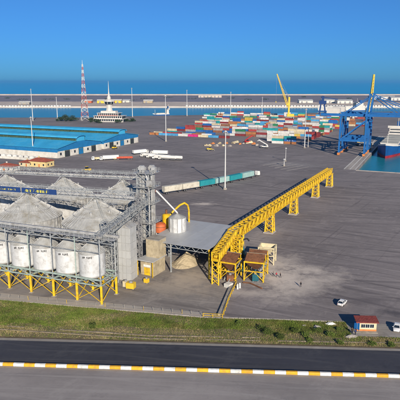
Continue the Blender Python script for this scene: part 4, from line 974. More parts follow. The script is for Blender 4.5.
spec = [(CW, 'cream container trailer at the near end of the line', 12.2), (CW, 'second cream container trailer, next to the teal ones', 12.2), (M_tealc, 'dark teal container trailer in the middle of the line', 12.2), (LT, 'pale teal container trailer behind the tall lamp mast', 12.2), (M_tealc, 'dark teal trailer, second from the white truck cab', 12.2), (LT, 'pale teal trailer coupled next to the white truck cab', 12.2)]
for i, (c, l, ln) in enumerate(spec):
    f = (i + .5) / len(spec); side = Vector((-tn.y, tn.x, 0)); p = ta + td * f - side * 2.0 * math.sin(math.pi * f)
    a2 = math.atan2(tn.y, tn.x) - .11 * math.cos(math.pi * f); o = make_trailer(l, c, 1, L / len(spec) - .7); place(o, (p.x, p.y, .004), a2, l); o.scale = (1, 1.1, 1.18)
cb_ = thing('tractor_unit', tuple(gp(256.5, 176)), math.atan2(tn.y, tn.x), 'white tractor unit at the far end of the trailer line', 'truck')
MB().ext([(-.2, .7), (2.2, .7), (2.25, 1.7), (1.9, 3.3), (0, 3.5), (-.2, 3)], Vector((1, 0, 0)), UP, (0, -1.2, 0), Vector((0, 1, 0)), 2.4).build('cab', TW, cb_); MB().bx(-2.6, 2, -.45, .45, .7, 1.0).build('chassis', M_mastd, cb_); MB().bx(2.0, 2.2, -1, 1, 1.8, 2.8).build('windscreen', M_glass, cb_)
for x in (-1.8, 1.3):
    for s_ in (-1, 1): wheel(cb_, x, s_ * 1.15, .5, .35, s_)
# wheel loader, forklifts and reach stackers
def loader(px, py, rz, m, label, s_=1.0):
    t = thing('wheel_loader', tuple(gp(px, py)), rz, label, 'loader', 'yard loaders'); t.scale = (s_,) * 3
    MB().ext([(-3, 1), (1, 1), (1, 1.9), (-3, 2.3)], Vector((1, 0, 0)), UP, (0, -1.1, 0), Vector((0, 1, 0)), 2.2).build('body', m, t)
    cb = MB().ext([(-.9, 2.2), (.9, 1.9), (.7, 3.4), (-.7, 3.5)], Vector((1, 0, 0)), UP, (0, -.8, 0), Vector((0, 1, 0)), 1.6).build('cab', M_glass, t); MB().bx(-.85, .85, -.9, .9, 3.5, 3.65).build('cab_roof', m, cb)
    for y in (-.7, .7): MB().bar((.9, y, 1.8), (3.4, y, .9), .25, .4).build('lift_arm', m, t)
    MB().ext([(3.2, .15), (4.6, .1), (4.4, .3), (3.5, .5), (3.6, 1.5), (3.3, 1.5)], Vector((1, 0, 0)), UP, (0, -1.4, 0), Vector((0, 1, 0)), 2.8).build('bucket', M_mastd, t)
    for x in (-1.9, 1.6):
        for q in (-1, 1): wheel(t, x, q * 1.35, .8, .55, q)
    return t
loader(87, 171.5, R(150), M_yel2, 'yellow wheel loader behind the back row of silos', 1.0)
loader(210, 150.5, R(10), M_yel2, 'small yellow loader alone on the yard before the containers')
loader(115, 149.0, R(60), M_yel2, 'yellow loader by the warehouse doors')
def reach(px, py, rz, label, m):
    t = thing('reach_stacker', tuple(gp(px, py)), rz, label, 'container handler', 'reach stackers in the container yard')
    MB().bx(-3.8, 3.2, -1.5, 1.5, 1, 2.2).build('body', m, t); c = MB().bx(-1.5, .2, -.8, .8, 2.2, 3.8).build('cab', M_glass, t); MB().bx(-1.6, .3, -.9, .9, 3.8, 3.95).build('cab_roof', m, c)
    MB().bar((-3.4, 0, 3.2), (5.6, 0, 7.6), .7, .8).build('boom', m, t); MB().bar((-3.4, 0, 2.1), (-3.4, 0, 3.3), .8).build('boom_mount', m, t); MB().bar((5.6, -3.0, 6.8), (5.6, 3.0, 6.8), .5, .5).build('spreader', m, t); MB().bar((5.5, 0, 7.5), (5.6, 0, 6.9), .4).build('spreader_link', m, t)
    for x, r_ in ((-2.8, .75), (2.3, .9)):
        for q in (-1, 1): wheel(t, x, q * 1.7, r_, .6, q)
reach(264, 148, R(150), 'white and grey reach stacker at the front of the container yard', TW)
reach(248, 143, R(30), 'red reach stacker beside the long red container', M_red)

# ------------------------------------------------------------ light masts
def mast(px, py, ytop, label, heads=True, r=.35):
    b = gp(px, py); h = at_y(px, ytop, b.y).z
    t = thing('light_mast', tuple(b), 0, label, 'lamp post', 'tall light masts over the port')
    MB().cyl((0, 0, 0), (0, 0, h), r, r * .5, 10).build('pole', M_mast, t, smooth=True); MB().lathe([(r * 2.2, 0), (r * 2.2, 1.0), (r, 1.1)], 8).build('base', M_conc, t)
    MB().lathe([(.3, h - .5), (.85, h - .4), (.85, h - .2), (.2, h + .3)], 12).build('head_ring', M_mast, t)
    if heads:
        for k in range(6): a = k * math.pi / 3; MB().box((1.1 * math.cos(a), 1.1 * math.sin(a), h - .75), (.6, .5, .45), a).build('floodlight', M_mastd, t)
    return t
for a_ in ((225, 189.5, 131, 'tall light mast in front of the teal trailers', True, .5), (33.5, 156, 117, 'tall light mast before the blue roofed warehouse', True, .5), (166, 141.5, 95.5, 'tall light mast at the left end of the container yard', True, .5), (304.5, 148, 109, 'tall light mast at the right corner of the container yard', True, .5), (308, 147, 128, 'short mast right beside the mast at the yard corner', False, .35), (284, 166, 159, 'short white post on the striped island', False, .35), (285.5, 161.5, 148, 'thin white post behind the striped island', False, .25),
           (33, 121, 89, 'distant light mast left of the radio tower, behind the blue roofs', True, .7), (57.5, 119, 97, 'distant light mast between the trees and the blue roofs', True, .7), (132.5, 117, 88, 'distant light mast right of the control building', True, .7), (187, 116, 90, 'distant light mast behind the left end of the containers', True, .7), (230.5, 117, 92, 'distant light mast behind the middle of the containers', True, .7), (262, 114, 97, 'distant light mast left of the yellow harbour crane', True, .6)): mast(*a_)
# striped island marks on the asphalt
for k in range(5):
    p = gp(274 + k * 6, 163.5 + 1.3 * k); 
    o = MB().box((p.x, p.y, .02), (1.2, 26, .02), R(-48)).build('painted_marking', M_quay); o['kind'] = 'structure'

# ------------------------------------------------------------ warehouses
TWH = 24.5; WV, WU = frame(TWH)
wa = gp(58, 158.3)
def warehouse(org, w, length, label, eh=8.0):
    t = thing('blue_warehouse', tuple(org), R(-TWH), label, 'warehouse', 'blue roofed warehouses')     # local +x right (v), +y away (u); runs to -x
    m0, m1 = w * .40, w * .60; rh = 11.6
    MB().bx(-length, -.2, 0.2, .5, 0, eh - .1).build('front_wall', M_whitewall, t); MB().bx(-length, -.2, w - .5, w - .2, 0, eh - .1).build('rear_wall', M_whitewall, t)
    MB().bx(-length, -.2, .17, .2, eh - 3.4, eh - .15).build('wall_band', M_bluewall, t)
    MB().ext([(0.2, 0), (w - .2, 0), (w - .2, 5.4), (.2, 5.4)], Vector((0, 1, 0)), UP, (-.5, 0, 0), Vector((1, 0, 0)), .4).build('gable_wall', M_whitewall, t)
    MB().ext([(0.2, 5.41), (w - .2, 5.41), (w - .2, eh - .2), (m1, rh - .15), (m0, rh - .15), (.2, eh - .2)], Vector((0, 1, 0)), UP, (-.48, 0, 0), Vector((1, 0, 0)), .34).build('gable_cladding', M_bluewall, t)
    for (y0, z0, y1, z1) in ((-.6, eh - .1, m0, rh), (w + .6, eh - .1, m1, rh)):
        rf = MB().ext([(y0, z0), (y1, z1), (y1, z1 + .25), (y0, z0 + .25)], Vector((0, 1, 0)), UP, (-length, 0, 0), Vector((1, 0, 0)), length + .8).build('roof_slope', M_roofblue, t)
        rb = MB(); n = int(length / 3)
        for k in range(n): x = -length + k * 3 + 1; rb.bar((x, y0, z0 + .27), (x, y1, z1 + .27), .12, .14)
        rb.build('roof_ribs', M_roofblue, rf)
    for y in (m0 + .3, m1 - .3): MB().bx(-length, .2, y - .1, y + .1, rh - .1, rh + 2.9).build('clerestory', M_clere, t)
    pr = []
    for k in range(9):
        a = math.pi * k / 8; pr.append(((m0 + m1) / 2 - math.cos(a) * ((m1 - m0) / 2 + .9), rh + 2.7 + math.sin(a) * 2.0))
    inner = [((y - (m0 + m1) / 2) * .97 + (m0 + m1) / 2, z - .25) for y, z in pr]
    MB().ext(pr + inner[::-1], Vector((0, 1, 0)), UP, (-length, 0, 0), Vector((1, 0, 0)), length + 1.6).build('monitor_roof', M_roofblue, t)
    MB().ext([(m0 + .2, rh - .2), (m1 - .2, rh - .2), (m1 - .2, rh + 2.7)] + [(y, z - .28) for y, z in pr[::-1]][1:-1] + [(m0 + .2, rh + 2.7)], Vector((0, 1, 0)), UP, (-.3, 0, 0), Vector((1, 0, 0)), .3).build('monitor_end', M_roofblue, t)
    for y in (w * .2, w * .5, w * .8):
        d_ = MB().bx(-.1, .05, y - 3, y + 3, 0, 5.0).build('door', M_dark if y != w * .5 else M_bluewall, t); MB().bx(-.1, .12, y - 3.3, y - 3, 0, 5.2).bx(-.1, .12, y + 3, y + 3.3, 0, 5.2).bx(-.1, .12, y - 3.3, y + 3.3, 5.2, 5.5).build('door_frame', M_clere, d_)  # outer two are flat dark panels coloured as shaded openings
    for y in np.arange(4, w - 3, 6.2):
        if min(abs(y - w * q) for q in (.2, .5, .8)) > 4.2: MB().bx(-.1, .04, y - 1.0, y + 1.0, 2.0, 4.2).build('window', M_glass, t)
    return t
fl = (gp(143, 142) - wa).length
warehouse(wa, fl * .47, 190, 'blue roofed warehouse nearer the silos, with arched ridge vent')
warehouse(wa + WU * (fl * .50), fl * .47, 190, 'blue roofed warehouse farther back, beside the control building')
# yellow house with red hip roof, and its neighbour
def house(px, py, w, d, h, rh, label, wm):
    b = gp(px, py); t = thing('house', tuple(b), R(-22), label, 'house')
    MB().bx(-w / 2, w / 2, 0, d, 0, h).build('wall', wm, t); e = .7; r_ = min(w, d) * .45
    mb = MB(); mb.add([(-w / 2 - e, -e, h), (w / 2 + e, -e, h), (w / 2 + e, d + e, h), (-w / 2 - e, d + e, h), (-w / 2 + r_, d / 2, h + rh), (w / 2 - r_, d / 2, h + rh)], [(0, 1, 5, 4), (1, 2, 5), (2, 3, 4, 5), (3, 0, 4), (3, 2, 1, 0)])
    rf = mb.build('roof', M_redroof, t); MB().bx(-w * .2, -w * .2 + .8, d * .6, d * .6 + .8, h, h + rh + .8).build('chimney', wm, rf)
    n = int(w / 3.6)
    for k in range(n):
        x = -w / 2 + (k + .5) * w / n
        if k == n // 2: MB().bx(x - .6, x + .6, -.06, 0.02, .05, 2.3).build('door', M_orangew, t)
        else:
            wd = MB().bx(x - .6, x + .6, -.04, .02, 1.1, 2.5).build('window', M_glass, t); MB().bx(x - .75, x + .75, -.14, 0, .95, 1.1).build('sill', M_whitewall, wd)
    for y in (d * .3, d * .7): MB().bx(w / 2 - .02, w / 2 + .04, y - .6, y + .6, 1.1, 2.5).build('window', M_glass, t)
house(37, 167.0, 16, 10, 4.2, 2.2, 'yellow walled house with red hipped roof behind the silos', M_housewall)
house(24, 166.5, 9, 9, 3.0, 1.6, 'low cream annex with red roof left of the yellow house', M_cream)
house(4, 171.0, 13, 9, 3.2, 1.9, 'red roofed hut at the left photo edge behind the silos', M_whitewall)
# low white boundary wall and stacked white things before the near warehouse
strip_wall('boundary_wall', [gp(-5, 158), gp(20, 159.5), gp(52, 163)], .4, 2.0, M_whitewall, 'white boundary wall before the near warehouse', 'wall')
for i in range(7):
    b = gp(4 + i * 5.6, 157 + .45 * i); o = MB().box((b.x, b.y, 1.2), (rnd.uniform(2.2, 4), 2.2, 2.4), rnd.uniform(-.5, .2)).box((b.x, b.y, 2.5), (1.8, 2.0, .3), .1).build('white_sack_stack', M_kerbw)
    tag(o, 'white stack along the near warehouse wall, %s from the left' % ORD[i], 'stack', 'white stacks before the warehouse')
# trees on the far shore, seen dark behind the warehouses
def tree(px, py, w, h, label, seed):
    rg = random.Random(seed); b = gp(px, py); t = thing('tree', tuple(b), 0, label, 'tree', 'dark trees along the far quay')
    mb = MB(); mb.cyl((0, 0, 0), (0, 0, h * .5), .35, .2, 7)
    for k in range(5): a = k * 1.3; mb.cyl((0, 0, h * .35), (math.cos(a) * w * .25, math.sin(a) * w * .25, h * .65), .16, .06, 5)
    mb.build('trunk', M_bark, t); mb = MB()
    for k in range(11):
        a = rg.uniform(0, 6.28); d_ = rg.uniform(.05, .42) * w; leaf_cloud(mb, (math.cos(a) * d_, math.sin(a) * d_, rg.uniform(.22, .78) * h * (1.1 - d_ / w)), (w * rg.uniform(.14, .26), w * .2, h * rg.uniform(.14, .24)), 85, .6, rg, .1)
    mb.build('crown', M_leafd, t)
for i, (px, py, l) in enumerate(((61, 121, 'dark tree left of the radio tower, first from the left'), (65, 121, 'dark tree left of the radio tower, second from the left'), (69, 121.3, 'dark tree left of the radio tower, third from the left'), (73.5, 121, 'dark tree nearest the left of the radio tower'), (92, 122, 'dark tree between radio tower and control building'), (126, 121.5, 'dark tree right of the control building'), (133, 121.5, 'small dark tree farther right of the control building'), (98, 123, 'dark tree before the control building, left'), (118, 123, 'dark tree before the control building, right'))): tree(px, py, (15, 17, 13, 16, 14, 15, 12, 12, 13)[i], (9, 11, 8, 10, 7, 8, 6, 6, 6)[i], l, 80 + i)

# ------------------------------------------------------------ radio tower
b = gp(85, 120.5); HT = at_y(85, 60, b.y).z
rt = thing('radio_tower', tuple(b), R(20), 'red and white lattice radio tower on the far quay', 'tower')
def tw(z): f = z / HT; return 10.5 * (1 - f) ** 1.35 + 1.2
nb2 = 15; zs = [HT * .93 * (1 - (1 - k / nb2) ** 1.15) for k in range(nb2 + 1)]
for k in range(nb2):
    z0, z1 = zs[k], zs[k + 1]; w0_, w1_ = tw(z0), tw(z1); m_ = mat('faded_tower_red', (.42, .13, .12), .7) if k % 2 else M_shipw; mb = MB()
    cs = ((-1, -1), (1, -1), (1, 1), (-1, 1))
    for i in range(4):
        a_, c_ = cs[i], cs[(i + 1) % 4]
        A0 = (a_[0] * w0_ / 2, a_[1] * w0_ / 2, z0); A1 = (a_[0] * w1_ / 2, a_[1] * w1_ / 2, z1); C0 = (c_[0] * w0_ / 2, c_[1] * w0_ / 2, z0); C1 = (c_[0] * w1_ / 2, c_[1] * w1_ / 2, z1)
        mb.bar(A0, A1, .46); mb.bar(A0, C1, .26); mb.bar(C0, A1, .26); mb.bar(A1, C1, .26)
    mb.build('lattice_section', m_, rt)
MB().cyl((0, 0, zs[-1]), (0, 0, HT), .35, .12, 6).build('antenna', M_kerbw, rt)
for z in (HT * .3, HT * .55): MB().box((0, 0, z), (tw(z) + 1.6, tw(z) + 1.6, .5)).build('platform', M_mastd, rt)
for k in range(3): MB().lathe([(.1, 0), (1.0, .3), (1.1, .5), (.1, .5)], 10, (tw(HT * .42) / 2 + .6, (k - 1) * 2, HT * .42 + k * 5)).build('dish', M_kerbw, rt)
# control building with spire
b = gp(108, 122.0)
cb = thing('control_building', tuple(b), R(-10), 'white tiered port control building with glazed tower and tall spire', 'building')
def tier(z, w, d, h, m, nwin):
    sl_ = MB().bx(-w / 2 - .8, w / 2 + .8, -.8, d + .8, z + h - .6, z + h).build('floor_slab', M_shipw, cb)
    MB().bx(-w / 2 + 1, w / 2 - 1, 1, d - 1, z, z + h - .6).build('window_band', M_glass, cb)
    for k in range(nwin + 1):
        x = -w / 2 + .6 + (w - 1.2) * k / nwin; MB().bx(x - .45, x + .45, .3, 1.2, z, z + h - .602).build('pier', M_shipw, cb)
    MB().bx(-w / 2 + .4, w / 2 - .4, .5, .9, z, z + 1.2).build('parapet', m, cb)
tier(0, 50, 24, 5, M_whitewall, 14); tier(5, 46, 22, 4.6, M_shipw, 13); tier(9.6, 34, 18, 4.4, M_redroof, 10)
MB().bx(-12, 12, 2, 14, 14, 17).build('upper_block', M_shipw, cb)
MB().lathe([(5.5, 17), (4.6, 20), (4.6, 26), (7.5, 27.5)], 8, (0, 8, 0)).build('tower_shaft', M_shipw, cb)
MB().lathe([(7.2, 27.6), (7.9, 31.2), (.1, 31.2)], 8, (0, 8, 0)).build('cab_glass', M_glass, cb)
for k in range(8):
    a = math.pi / 8 + k * math.pi / 4 - math.pi / 8; MB().bar((7.25 * math.cos(a), 8 + 7.25 * math.sin(a), 27.6), (7.95 * math.cos(a), 8 + 7.95 * math.sin(a), 31.2), .5).build('mullion', M_shipw, cb)
MB().lathe([(9, 31.21), (9, 32.2), (6, 34), (1.5, 36), (.02, 36)], 8, (0, 8, 0)).build('cab_roof', M_shipw, cb)
MB().lathe([(3.0, 35), (3.0, 38.5), (1.6, 40), (.8, 46), (.1, 63)], 8, (0, 8, 0)).build('spire', M_shipw, cb)

# ------------------------------------------------------------ container yard
CC = {'blue': (.02, .12, .38), 'light blue': (.08, .32, .58), 'maroon': (.22, .03, .03), 'red': (.38, .05, .045), 'orange': (.42, .17, .06), 'brown': (.24, .10, .05), 'white': (.64, .63, .6), 'grey': (.32, .32, .32), 'green': (.03, .20, .09), 'teal': (.02, .28, .30), 'yellow': (.55, .4, .08), 'pink': (.62, .03, .20), 'cream': (.58, .50, .34)}
CM = {k: mat(k.replace(' ', '_') + '_container', v, .6, 0, .16, .4, objvar=.12, dirt=tuple(x * .6 for x in v), dscale=.35) for k, v in CC.items()}
def cont_mesh(L):
    mb = MB(); n = int(L * 1.6); pr = []
    xs = [-L / 2 + .2 + (L - .4) * k / (2 * n) for k in range(2 * n + 1)]
    pr = [(-L / 2, -1.22), (-L / 2 + .15, -1.22)] + [(x, -1.22 + (.05 if k % 2 else .02)) for k, x in enumerate(xs)] + [(L / 2 - .15, -1.22), (L / 2, -1.22), (L / 2, 1.22), (-L / 2, 1.22)]
    mb.prism(pr, .16, 2.46); mb.bx(-L / 2 - .01, L / 2 + .01, -1.23, 1.23, .0, .158); mb.bx(-L / 2 - .01, L / 2 + .01, -1.23, 1.23, 2.462, 2.59)
    for s_ in (-.55, .55): mb.bx(L / 2, L / 2 + .06, s_ - .04, s_ + .04, .2, 2.4)
    o = mb.build('shipping_container', None); me = o.data; bpy.data.objects.remove(o); me.materials.append(M_conc); return me
CM40, CM20 = cont_mesh(12.19), cont_mesh(6.06)
ncont = 0
TIER = ['at the bottom', 'on tier two', 'on tier three', 'on tier four']
def container(p, rz, colour, label, me=None):
    global ncont; ncont += 1
    o = bpy.data.objects.new('shipping_container', me or CM40); COL.objects.link(o); o.location = p; o.rotation_euler = (0, 0, rz)
    o.material_slots[0].link = 'OBJECT'; o.material_slots[0].material = CM[colour]
    return tag(o, '%s container %s' % (colour, label), 'container', 'shipping containers in the yard')
TY = 25.0; YV, YU = frame(TY); yo = gp(150, 134.5)
cols = ['blue'] * 5 + ['light blue'] * 3 + ['maroon'] * 4 + ['red'] * 4 + ['orange'] * 4 + ['brown'] * 3 + ['white'] * 8 + ['grey'] * 4 + ['green'] * 2 + ['teal'] * 5 + ['yellow'] * 2 + ['cream'] * 4
rg = random.Random(21)
def yp(a, b, z=0): p = yo + YV * a + YU * b; return Vector((p.x, p.y, z))
# front row, colours as seen
front = ['orange', 'light blue', 'light blue', 'white', 'pink', 'cream', 'light blue', 'maroon', 'grey', 'maroon', 'white', 'white']
where_f = 'in the front row'
for k, c in enumerate(front):
    if k >= 8: continue
    container(yp(6 + k * 12.9, 0, .003), R(-TY) + rg.uniform(-.02, .02), c, 'in the front row, %s from the left' % ORD[k])
for k, c in enumerate(['cream', 'red', 'red', 'grey', 'orange', 'white']):
    container(yp(4 + k * 13 + rg.uniform(-1, 1), 14, .003), R(-TY), c, 'alone just behind the front row, %s from the left' % ORD[k])
b1 = yp(103, 34)
rows = [(30, 8, 14, 2.1), (58, 6, 14, 2.3), (92, 2, 15, 2.4), (130, -2, 15, 2.5), (175, -14, 16, 2.4), (228, -40, 20, 2.2), (285, -62, 22, 2.1), (340, -84, 24, 2.0), (385, -100, 24, 1.8)]
far_mb = MB(); far_mi = []; CKEYS = list(CM)
for ri, (bb_, a0, n, hm) in enumerate(rows):
    sk = 0
    for k in range(n):
        if ncont > 272:                                   # past the 300 that show largest: one joined object
            if rg.random() < .15: continue
            if (yp(a0 + 6 + k * 12.9, bb_) - gp(289, 118.5)).length < 22: continue      # the harbour crane stands here
            for z in range(max(1, min(3, int(rg.gauss(hm, .9) + .5)))):
                q_ = yp(a0 + 6 + k * 12.9, bb_, .003 + z * 2.6 + 1.295); far_mb.box(q_, (12.19, 2.44, 2.585), R(-TY)); far_mi += [CKEYS.index(rg.choice(cols))] * 6
            continue
        if rg.random() < .13: continue
        sk += 1
        for dep in range(1):
            hh = max(1, min(4, int(rg.gauss(hm - .25, 1.0) + .5)))
            ln40 = rg.random() < .8
            for z in range(hh):
                j = rg.uniform(-.25, .25); ang = R(-TY) + rg.uniform(-.015, .015)
                where = '%s, %s stack from left, %s stacked row' % (TIER[z], ORD[sk - 1], ORD[ri])
                if ln40: container(yp(a0 + 6 + k * 12.9 + j, bb_ + rg.uniform(-.3, .3), .003 + z * 2.6), ang, rg.choice(cols), where, CM40)
                else:
                    container(yp(a0 + 6 + k * 12.9 + j - 3.1, bb_, .003 + z * 2.6), ang, rg.choice(cols), '(left half) ' + where, CM20); container(yp(a0 + 6 + k * 12.9 + j + 3.1, bb_, .003 + z * 2.6), ang, rg.choice(cols), '(right half) ' + where, CM20)
fo = far_mb.build('distant_containers', None); tag(fo, 'farthest container stacks at the back of the yard by the basin', 'containers', kind='stuff')
for k_ in CKEYS: fo.data.materials.append(CM[k_])
fo.data.polygons.foreach_set('material_index', far_mi); fo.data.update()
# white stack block and blue stack near the yard corner
wb_ = gp(270, 141)
for k in range(2):
    for z in range(4 - k): container((wb_.x + YV.x * 6.3 * k, wb_.y + YV.y * 6.3 * k, .003 + z * 2.6), R(-TY), 'white', '%s of the %s stack by the white reach stacker' % (TIER[z], ('left', 'right')[k]), CM20)
wb2 = gp(290, 144)
for k in range(2):
    for z in range(3):
        c = 'orange' if z == 0 else ('blue' if z == 1 else 'teal')
        lc = container((wb2.x - YV.x * 12.9 * k, wb2.y - YV.y * 12.9 * k, .003 + z * 2.6), R(-TY), c if k == 0 else ('white', 'teal', 'cream')[z], '%s in the %s stack at the right front yard corner' % (TIER[z], ('right', 'left')[k]))
        if k == 0 and z == 1: LC = lc
tl = MB(); letters(tl, Vector((0, -1.25, .5)), Vector((1, 0, 0)), UP, 4, -3.5, 1.7, 1.5, 12, None); tl.build('lettering', M_kerbw, LC)
# row along the quay road, lying along the quay
for k in range(6):
    p = gp(309, 141) + YU * (k * 22.5)
    for z in range(1 + (k * 7 % 3 > 0) + (k % 4 == 1)): container((p.x, p.y, .003 + z * 2.6), R(90 - TY), rg.choice(cols), '%s of the %s stack from near along the quay road' % (TIER[z], ORD[k]))
# low pale clutter before the front row
for i in range(16):
    b = gp(206 + i * 3.4, 144.0 + rg.uniform(-1.5, 2.4)); mb = MB(); s_ = rg.uniform(.8, 1.6)
    mb.box((0, 0, .5 * s_), (3.2 * s_, 2.4, 1.0 * s_), rg.uniform(0, 3)).box((.4, .2, 1.25 * s_), (1.8 * s_, 1.6, .5 * s_), rg.uniform(0, 3))
    o = mb.build('cargo_pallet', (M_beige, M_cream, M_orangew, M_quay)[i % 4]); o.location = b
    tag(o, 'low cargo bundle before the container stacks, %s from the left' % ORD[i], 'cargo', 'cargo bundles before the container stacks')

# ------------------------------------------------------------ quay cranes
def quay_crane(b, label):
    t = thing('quay_crane', tuple(b), R(-TQ), label, 'crane')           # +x seaward, +y along the quay; b at landside near leg
    Gx, Wy, PH, GH, AH = 21.0, 17.0, 13.0, 32.5, 51.0
    for x in (0, Gx):
        for y in (0, Wy):
            MB().bar((x, y, 2.2), (x + (0 if x else .0), y + (1.5 if y == 0 else -1.5), GH), 1.35, 1.25).build('leg', M_cblue, t)
            MB().box((x, y, 1.3), (1.8, 5.0, 1.9)).build('bogie', M_orangew, t)
        MB().bar((x, 0, PH), (x, Wy, PH), 1.3, 1.8).build('sill_beam', M_cblue, t); MB().bar((x, 0, 3.0), (x, Wy, 3.0), 1.2, 1.4).build('lower_beam', M_cblue, t); MB().bar((x, 1, GH), (x, Wy - 1, GH), 1.3, 2.0).build('top_beam', M_cblue, t)
        MB().bar((x, .4, PH), (x, Wy - 1.2, GH - 2), .8).build('brace', M_cblue, t)
    for y in (0, Wy):
        MB().bar((0, y, PH), (Gx, y, PH), 1.3, 1.8).build('portal_beam', M_cblue, t)
        MB().bar((0, y + (.6 if y == 0 else -.6), PH), (Gx, y + (1.4 if y == 0 else -1.4), GH - 2), .9).build('diagonal', M_cblue, t)
    for y in (5.5, 11.5):
        MB().bar((-18, y, GH + 1.6), (Gx + 2, y, GH + 1.6), 1.1, 2.2).build('main_girder', M_cblue, t)
        MB().bar((Gx + 2.3, y, GH + 1.6), (Gx + 46, y, GH + 1.6), 1.0, 2.0).build('boom_girder', M_cblue, t)
        MB().bar((Gx - 1, y - 3 if y < 8 else y + 3, GH), (Gx + 1, 8.5 + (-1.5 if y < 8 else 1.5), AH), 1.1).build('a_frame_leg', M_cblue, t)
        MB().bar((0, y, GH + 2), (Gx + 1, 8.5 + (-1.2 if y < 8 else 1.2), AH - 1), .6).build('back_stay', M_cblue, t)
        MB().bar((Gx + 1, 8.5 + (-1.2 if y < 8 else 1.2), AH), (Gx + 24, y, GH + 2.6), .4).build('fore_stay', M_cblue, t); MB().bar((Gx + 1, 8.5 + (-1.2 if y < 8 else 1.2), AH), (Gx + 42, y, GH + 2.6), .4).build('fore_stay', M_cblue, t)
    for k in range(9): x = -16 + k * 9.4; MB().bar((x, 5.5, GH + 1.2), (x, 11.5, GH + 1.2), .6, .8).build('tie_beam', M_cblue, t)
    MB().bx(-13, -2, 5.0, 12, GH + 2.7, GH + 7.2).build('machinery_house', M_shipw, t); MB().bx(4, 6.5, 7.2, 9.8, GH - 3.2, GH + .4).build('operator_cab', M_shipw, t); MB().bx(6.5, 6.55, 7.4, 9.6, GH - 2.8, GH - 1).build('cab_window', M_glass, t)
    st_ = MB()
    for k in range(8): st_.bar((-.9, 3 + (k % 2) * 5, 3 + k * 4.2), (-.9, 8 - (k % 2) * 5, 7.2 + k * 4.2), .7, .2)
    st_.build('stairway', M_mast, t)
    MB().box((Gx + 1, 8.5, AH + .5), (2, 3.6, 1)).build('apex_beam', M_cblue, t)
    return t
qc = quay_crane(gp(338.5, 155), 'nearer blue ship to shore gantry crane at the dock')
qc2 = copy_tree(qc); place(qc2, tuple(gp(338.5, 155) + QU * 27), R(-TQ), 'farther blue gantry crane standing close behind the nearer one')
def harbour_crane(b, rz, tip, label, th):
    t = thing('harbour_crane', tuple(b), rz, label, 'crane', 'yellow mobile harbour cranes')          # boom towards +x
    MB().bx(-8, 8, -3.5, 3.5, 1.4, 3.4).build('chassis', M_mastd, t)
    for x in (-6, -3, 3, 6):
        for q in (-1, 1): wheel(t, x, q * 3.4, .9, .9, q)
    for x in (-7, 7):
        for q in (-1, 1): MB().bar((x * .9, q * 3, 2.6), (x * .9, q * 6.5, 2.6), .8).build('outrigger', M_mastd, t); MB().box((x * .9, q * 6.5, 1.1), (1.6, 1.6, 2.2)).build('stabiliser_pad', M_mastd, t)
    MB().bx(-8, 4, -2.8, 2.8, 3.5, 7.8).build('machinery_house', M_yel2, t)
    MB().bar((1, 0, 5), (1, 0, th), 3.0, 3.0).build('tower', M_yel2, t)
    MB().bx(2.6, 5.4, -1.4, 1.4, th * .62, th * .62 + 3).build('operator_cab', M_yel2, t); MB().bx(5.4, 5.45, -1.2, 1.2, th * .62 + .9, th * .62 + 2.6).build('cab_window', M_glass, t)
    p = Vector((2.6, 0, th * .55)); q = Vector((tip[0], 0, tip[1])); d = (q - p).normalized(); n = Vector((-d.z, 0, d.x))
    n_ = 16
    offs = [(-.5, -.5), (.5, -.5), (.5, .5), (-.5, .5)]
    def bo(f, i): w = 3.2 * (1 - .7 * f); return p.lerp(q, f) + Vector((0, offs[i][0] * w, 0)) + n * offs[i][1] * w
    for i in range(4): MB().bar(bo(0, i), bo(1, i), .6).build('boom_chord', M_yel2, t)
    mb = MB()
    for k in range(n_):
        for i in range(4): mb.bar(bo(k / n_, i), bo((k + 1) / n_, (i + 1) % 4), .34); mb.bar(bo((k + 1) / n_, i), bo((k + 1) / n_, (i + 1) % 4), .34)
    mb.build('boom_lattice', M_yel2, t)
    MB().bar((1, 0, th), p.lerp(q, .62) , .5).build('luffing_rod', M_mastd, t); MB().bar((1, 0, th), q, .22).build('hoist_rope', M_mastd, t)
    MB().bar(q, (q.x + .3, 0, th * .8), .18).build('hanging_rope', M_mastd, t); MB().box((q.x + .3, 0, th * .8 - 1), (1.2, 1.2, 2)).build('hook_block', M_yel2, t)
b = gp(289, 118.5); tp = at_y(277, 74, b.y); harbour_crane(b, R(180), (b.x - tp.x, tp.z), 'yellow harbour crane with raised boom behind the container stacks', at_y(289, 97, b.y).z)
b = gp(364, 145.5); tp = at_y(374, 74.5, b.y); harbour_crane(b, 0, (tp.x - b.x, tp.z), 'yellow harbour crane with nearly upright boom behind the blue gantry crane', 36)
# far navy crane and jetty shed
b = gp(322, 117); t = thing('jetty_crane', tuple(b), R(-20), 'dark navy jetty crane standing beyond the yellow harbour crane', 'crane')
hh = at_y(322, 96, b.y).z
for x in (-6, 6):
    for y in (-6, 6): MB().bar((x, y, 0), (x * .5, y * .5, hh * .62), 1.4).build('leg', M_signblue, t)
MB().bx(-6, 6, -4, 4, hh * .62, hh * .78).build('machine_house', M_signblue, t); MB().bar((0, 0, hh * .78), (0, 0, hh), 4, 4).build('mast', M_signblue, t); MB().bar((-4, 0, hh * .95), (26, 0, hh * .85), 1.4).build('jib', M_signblue, t)

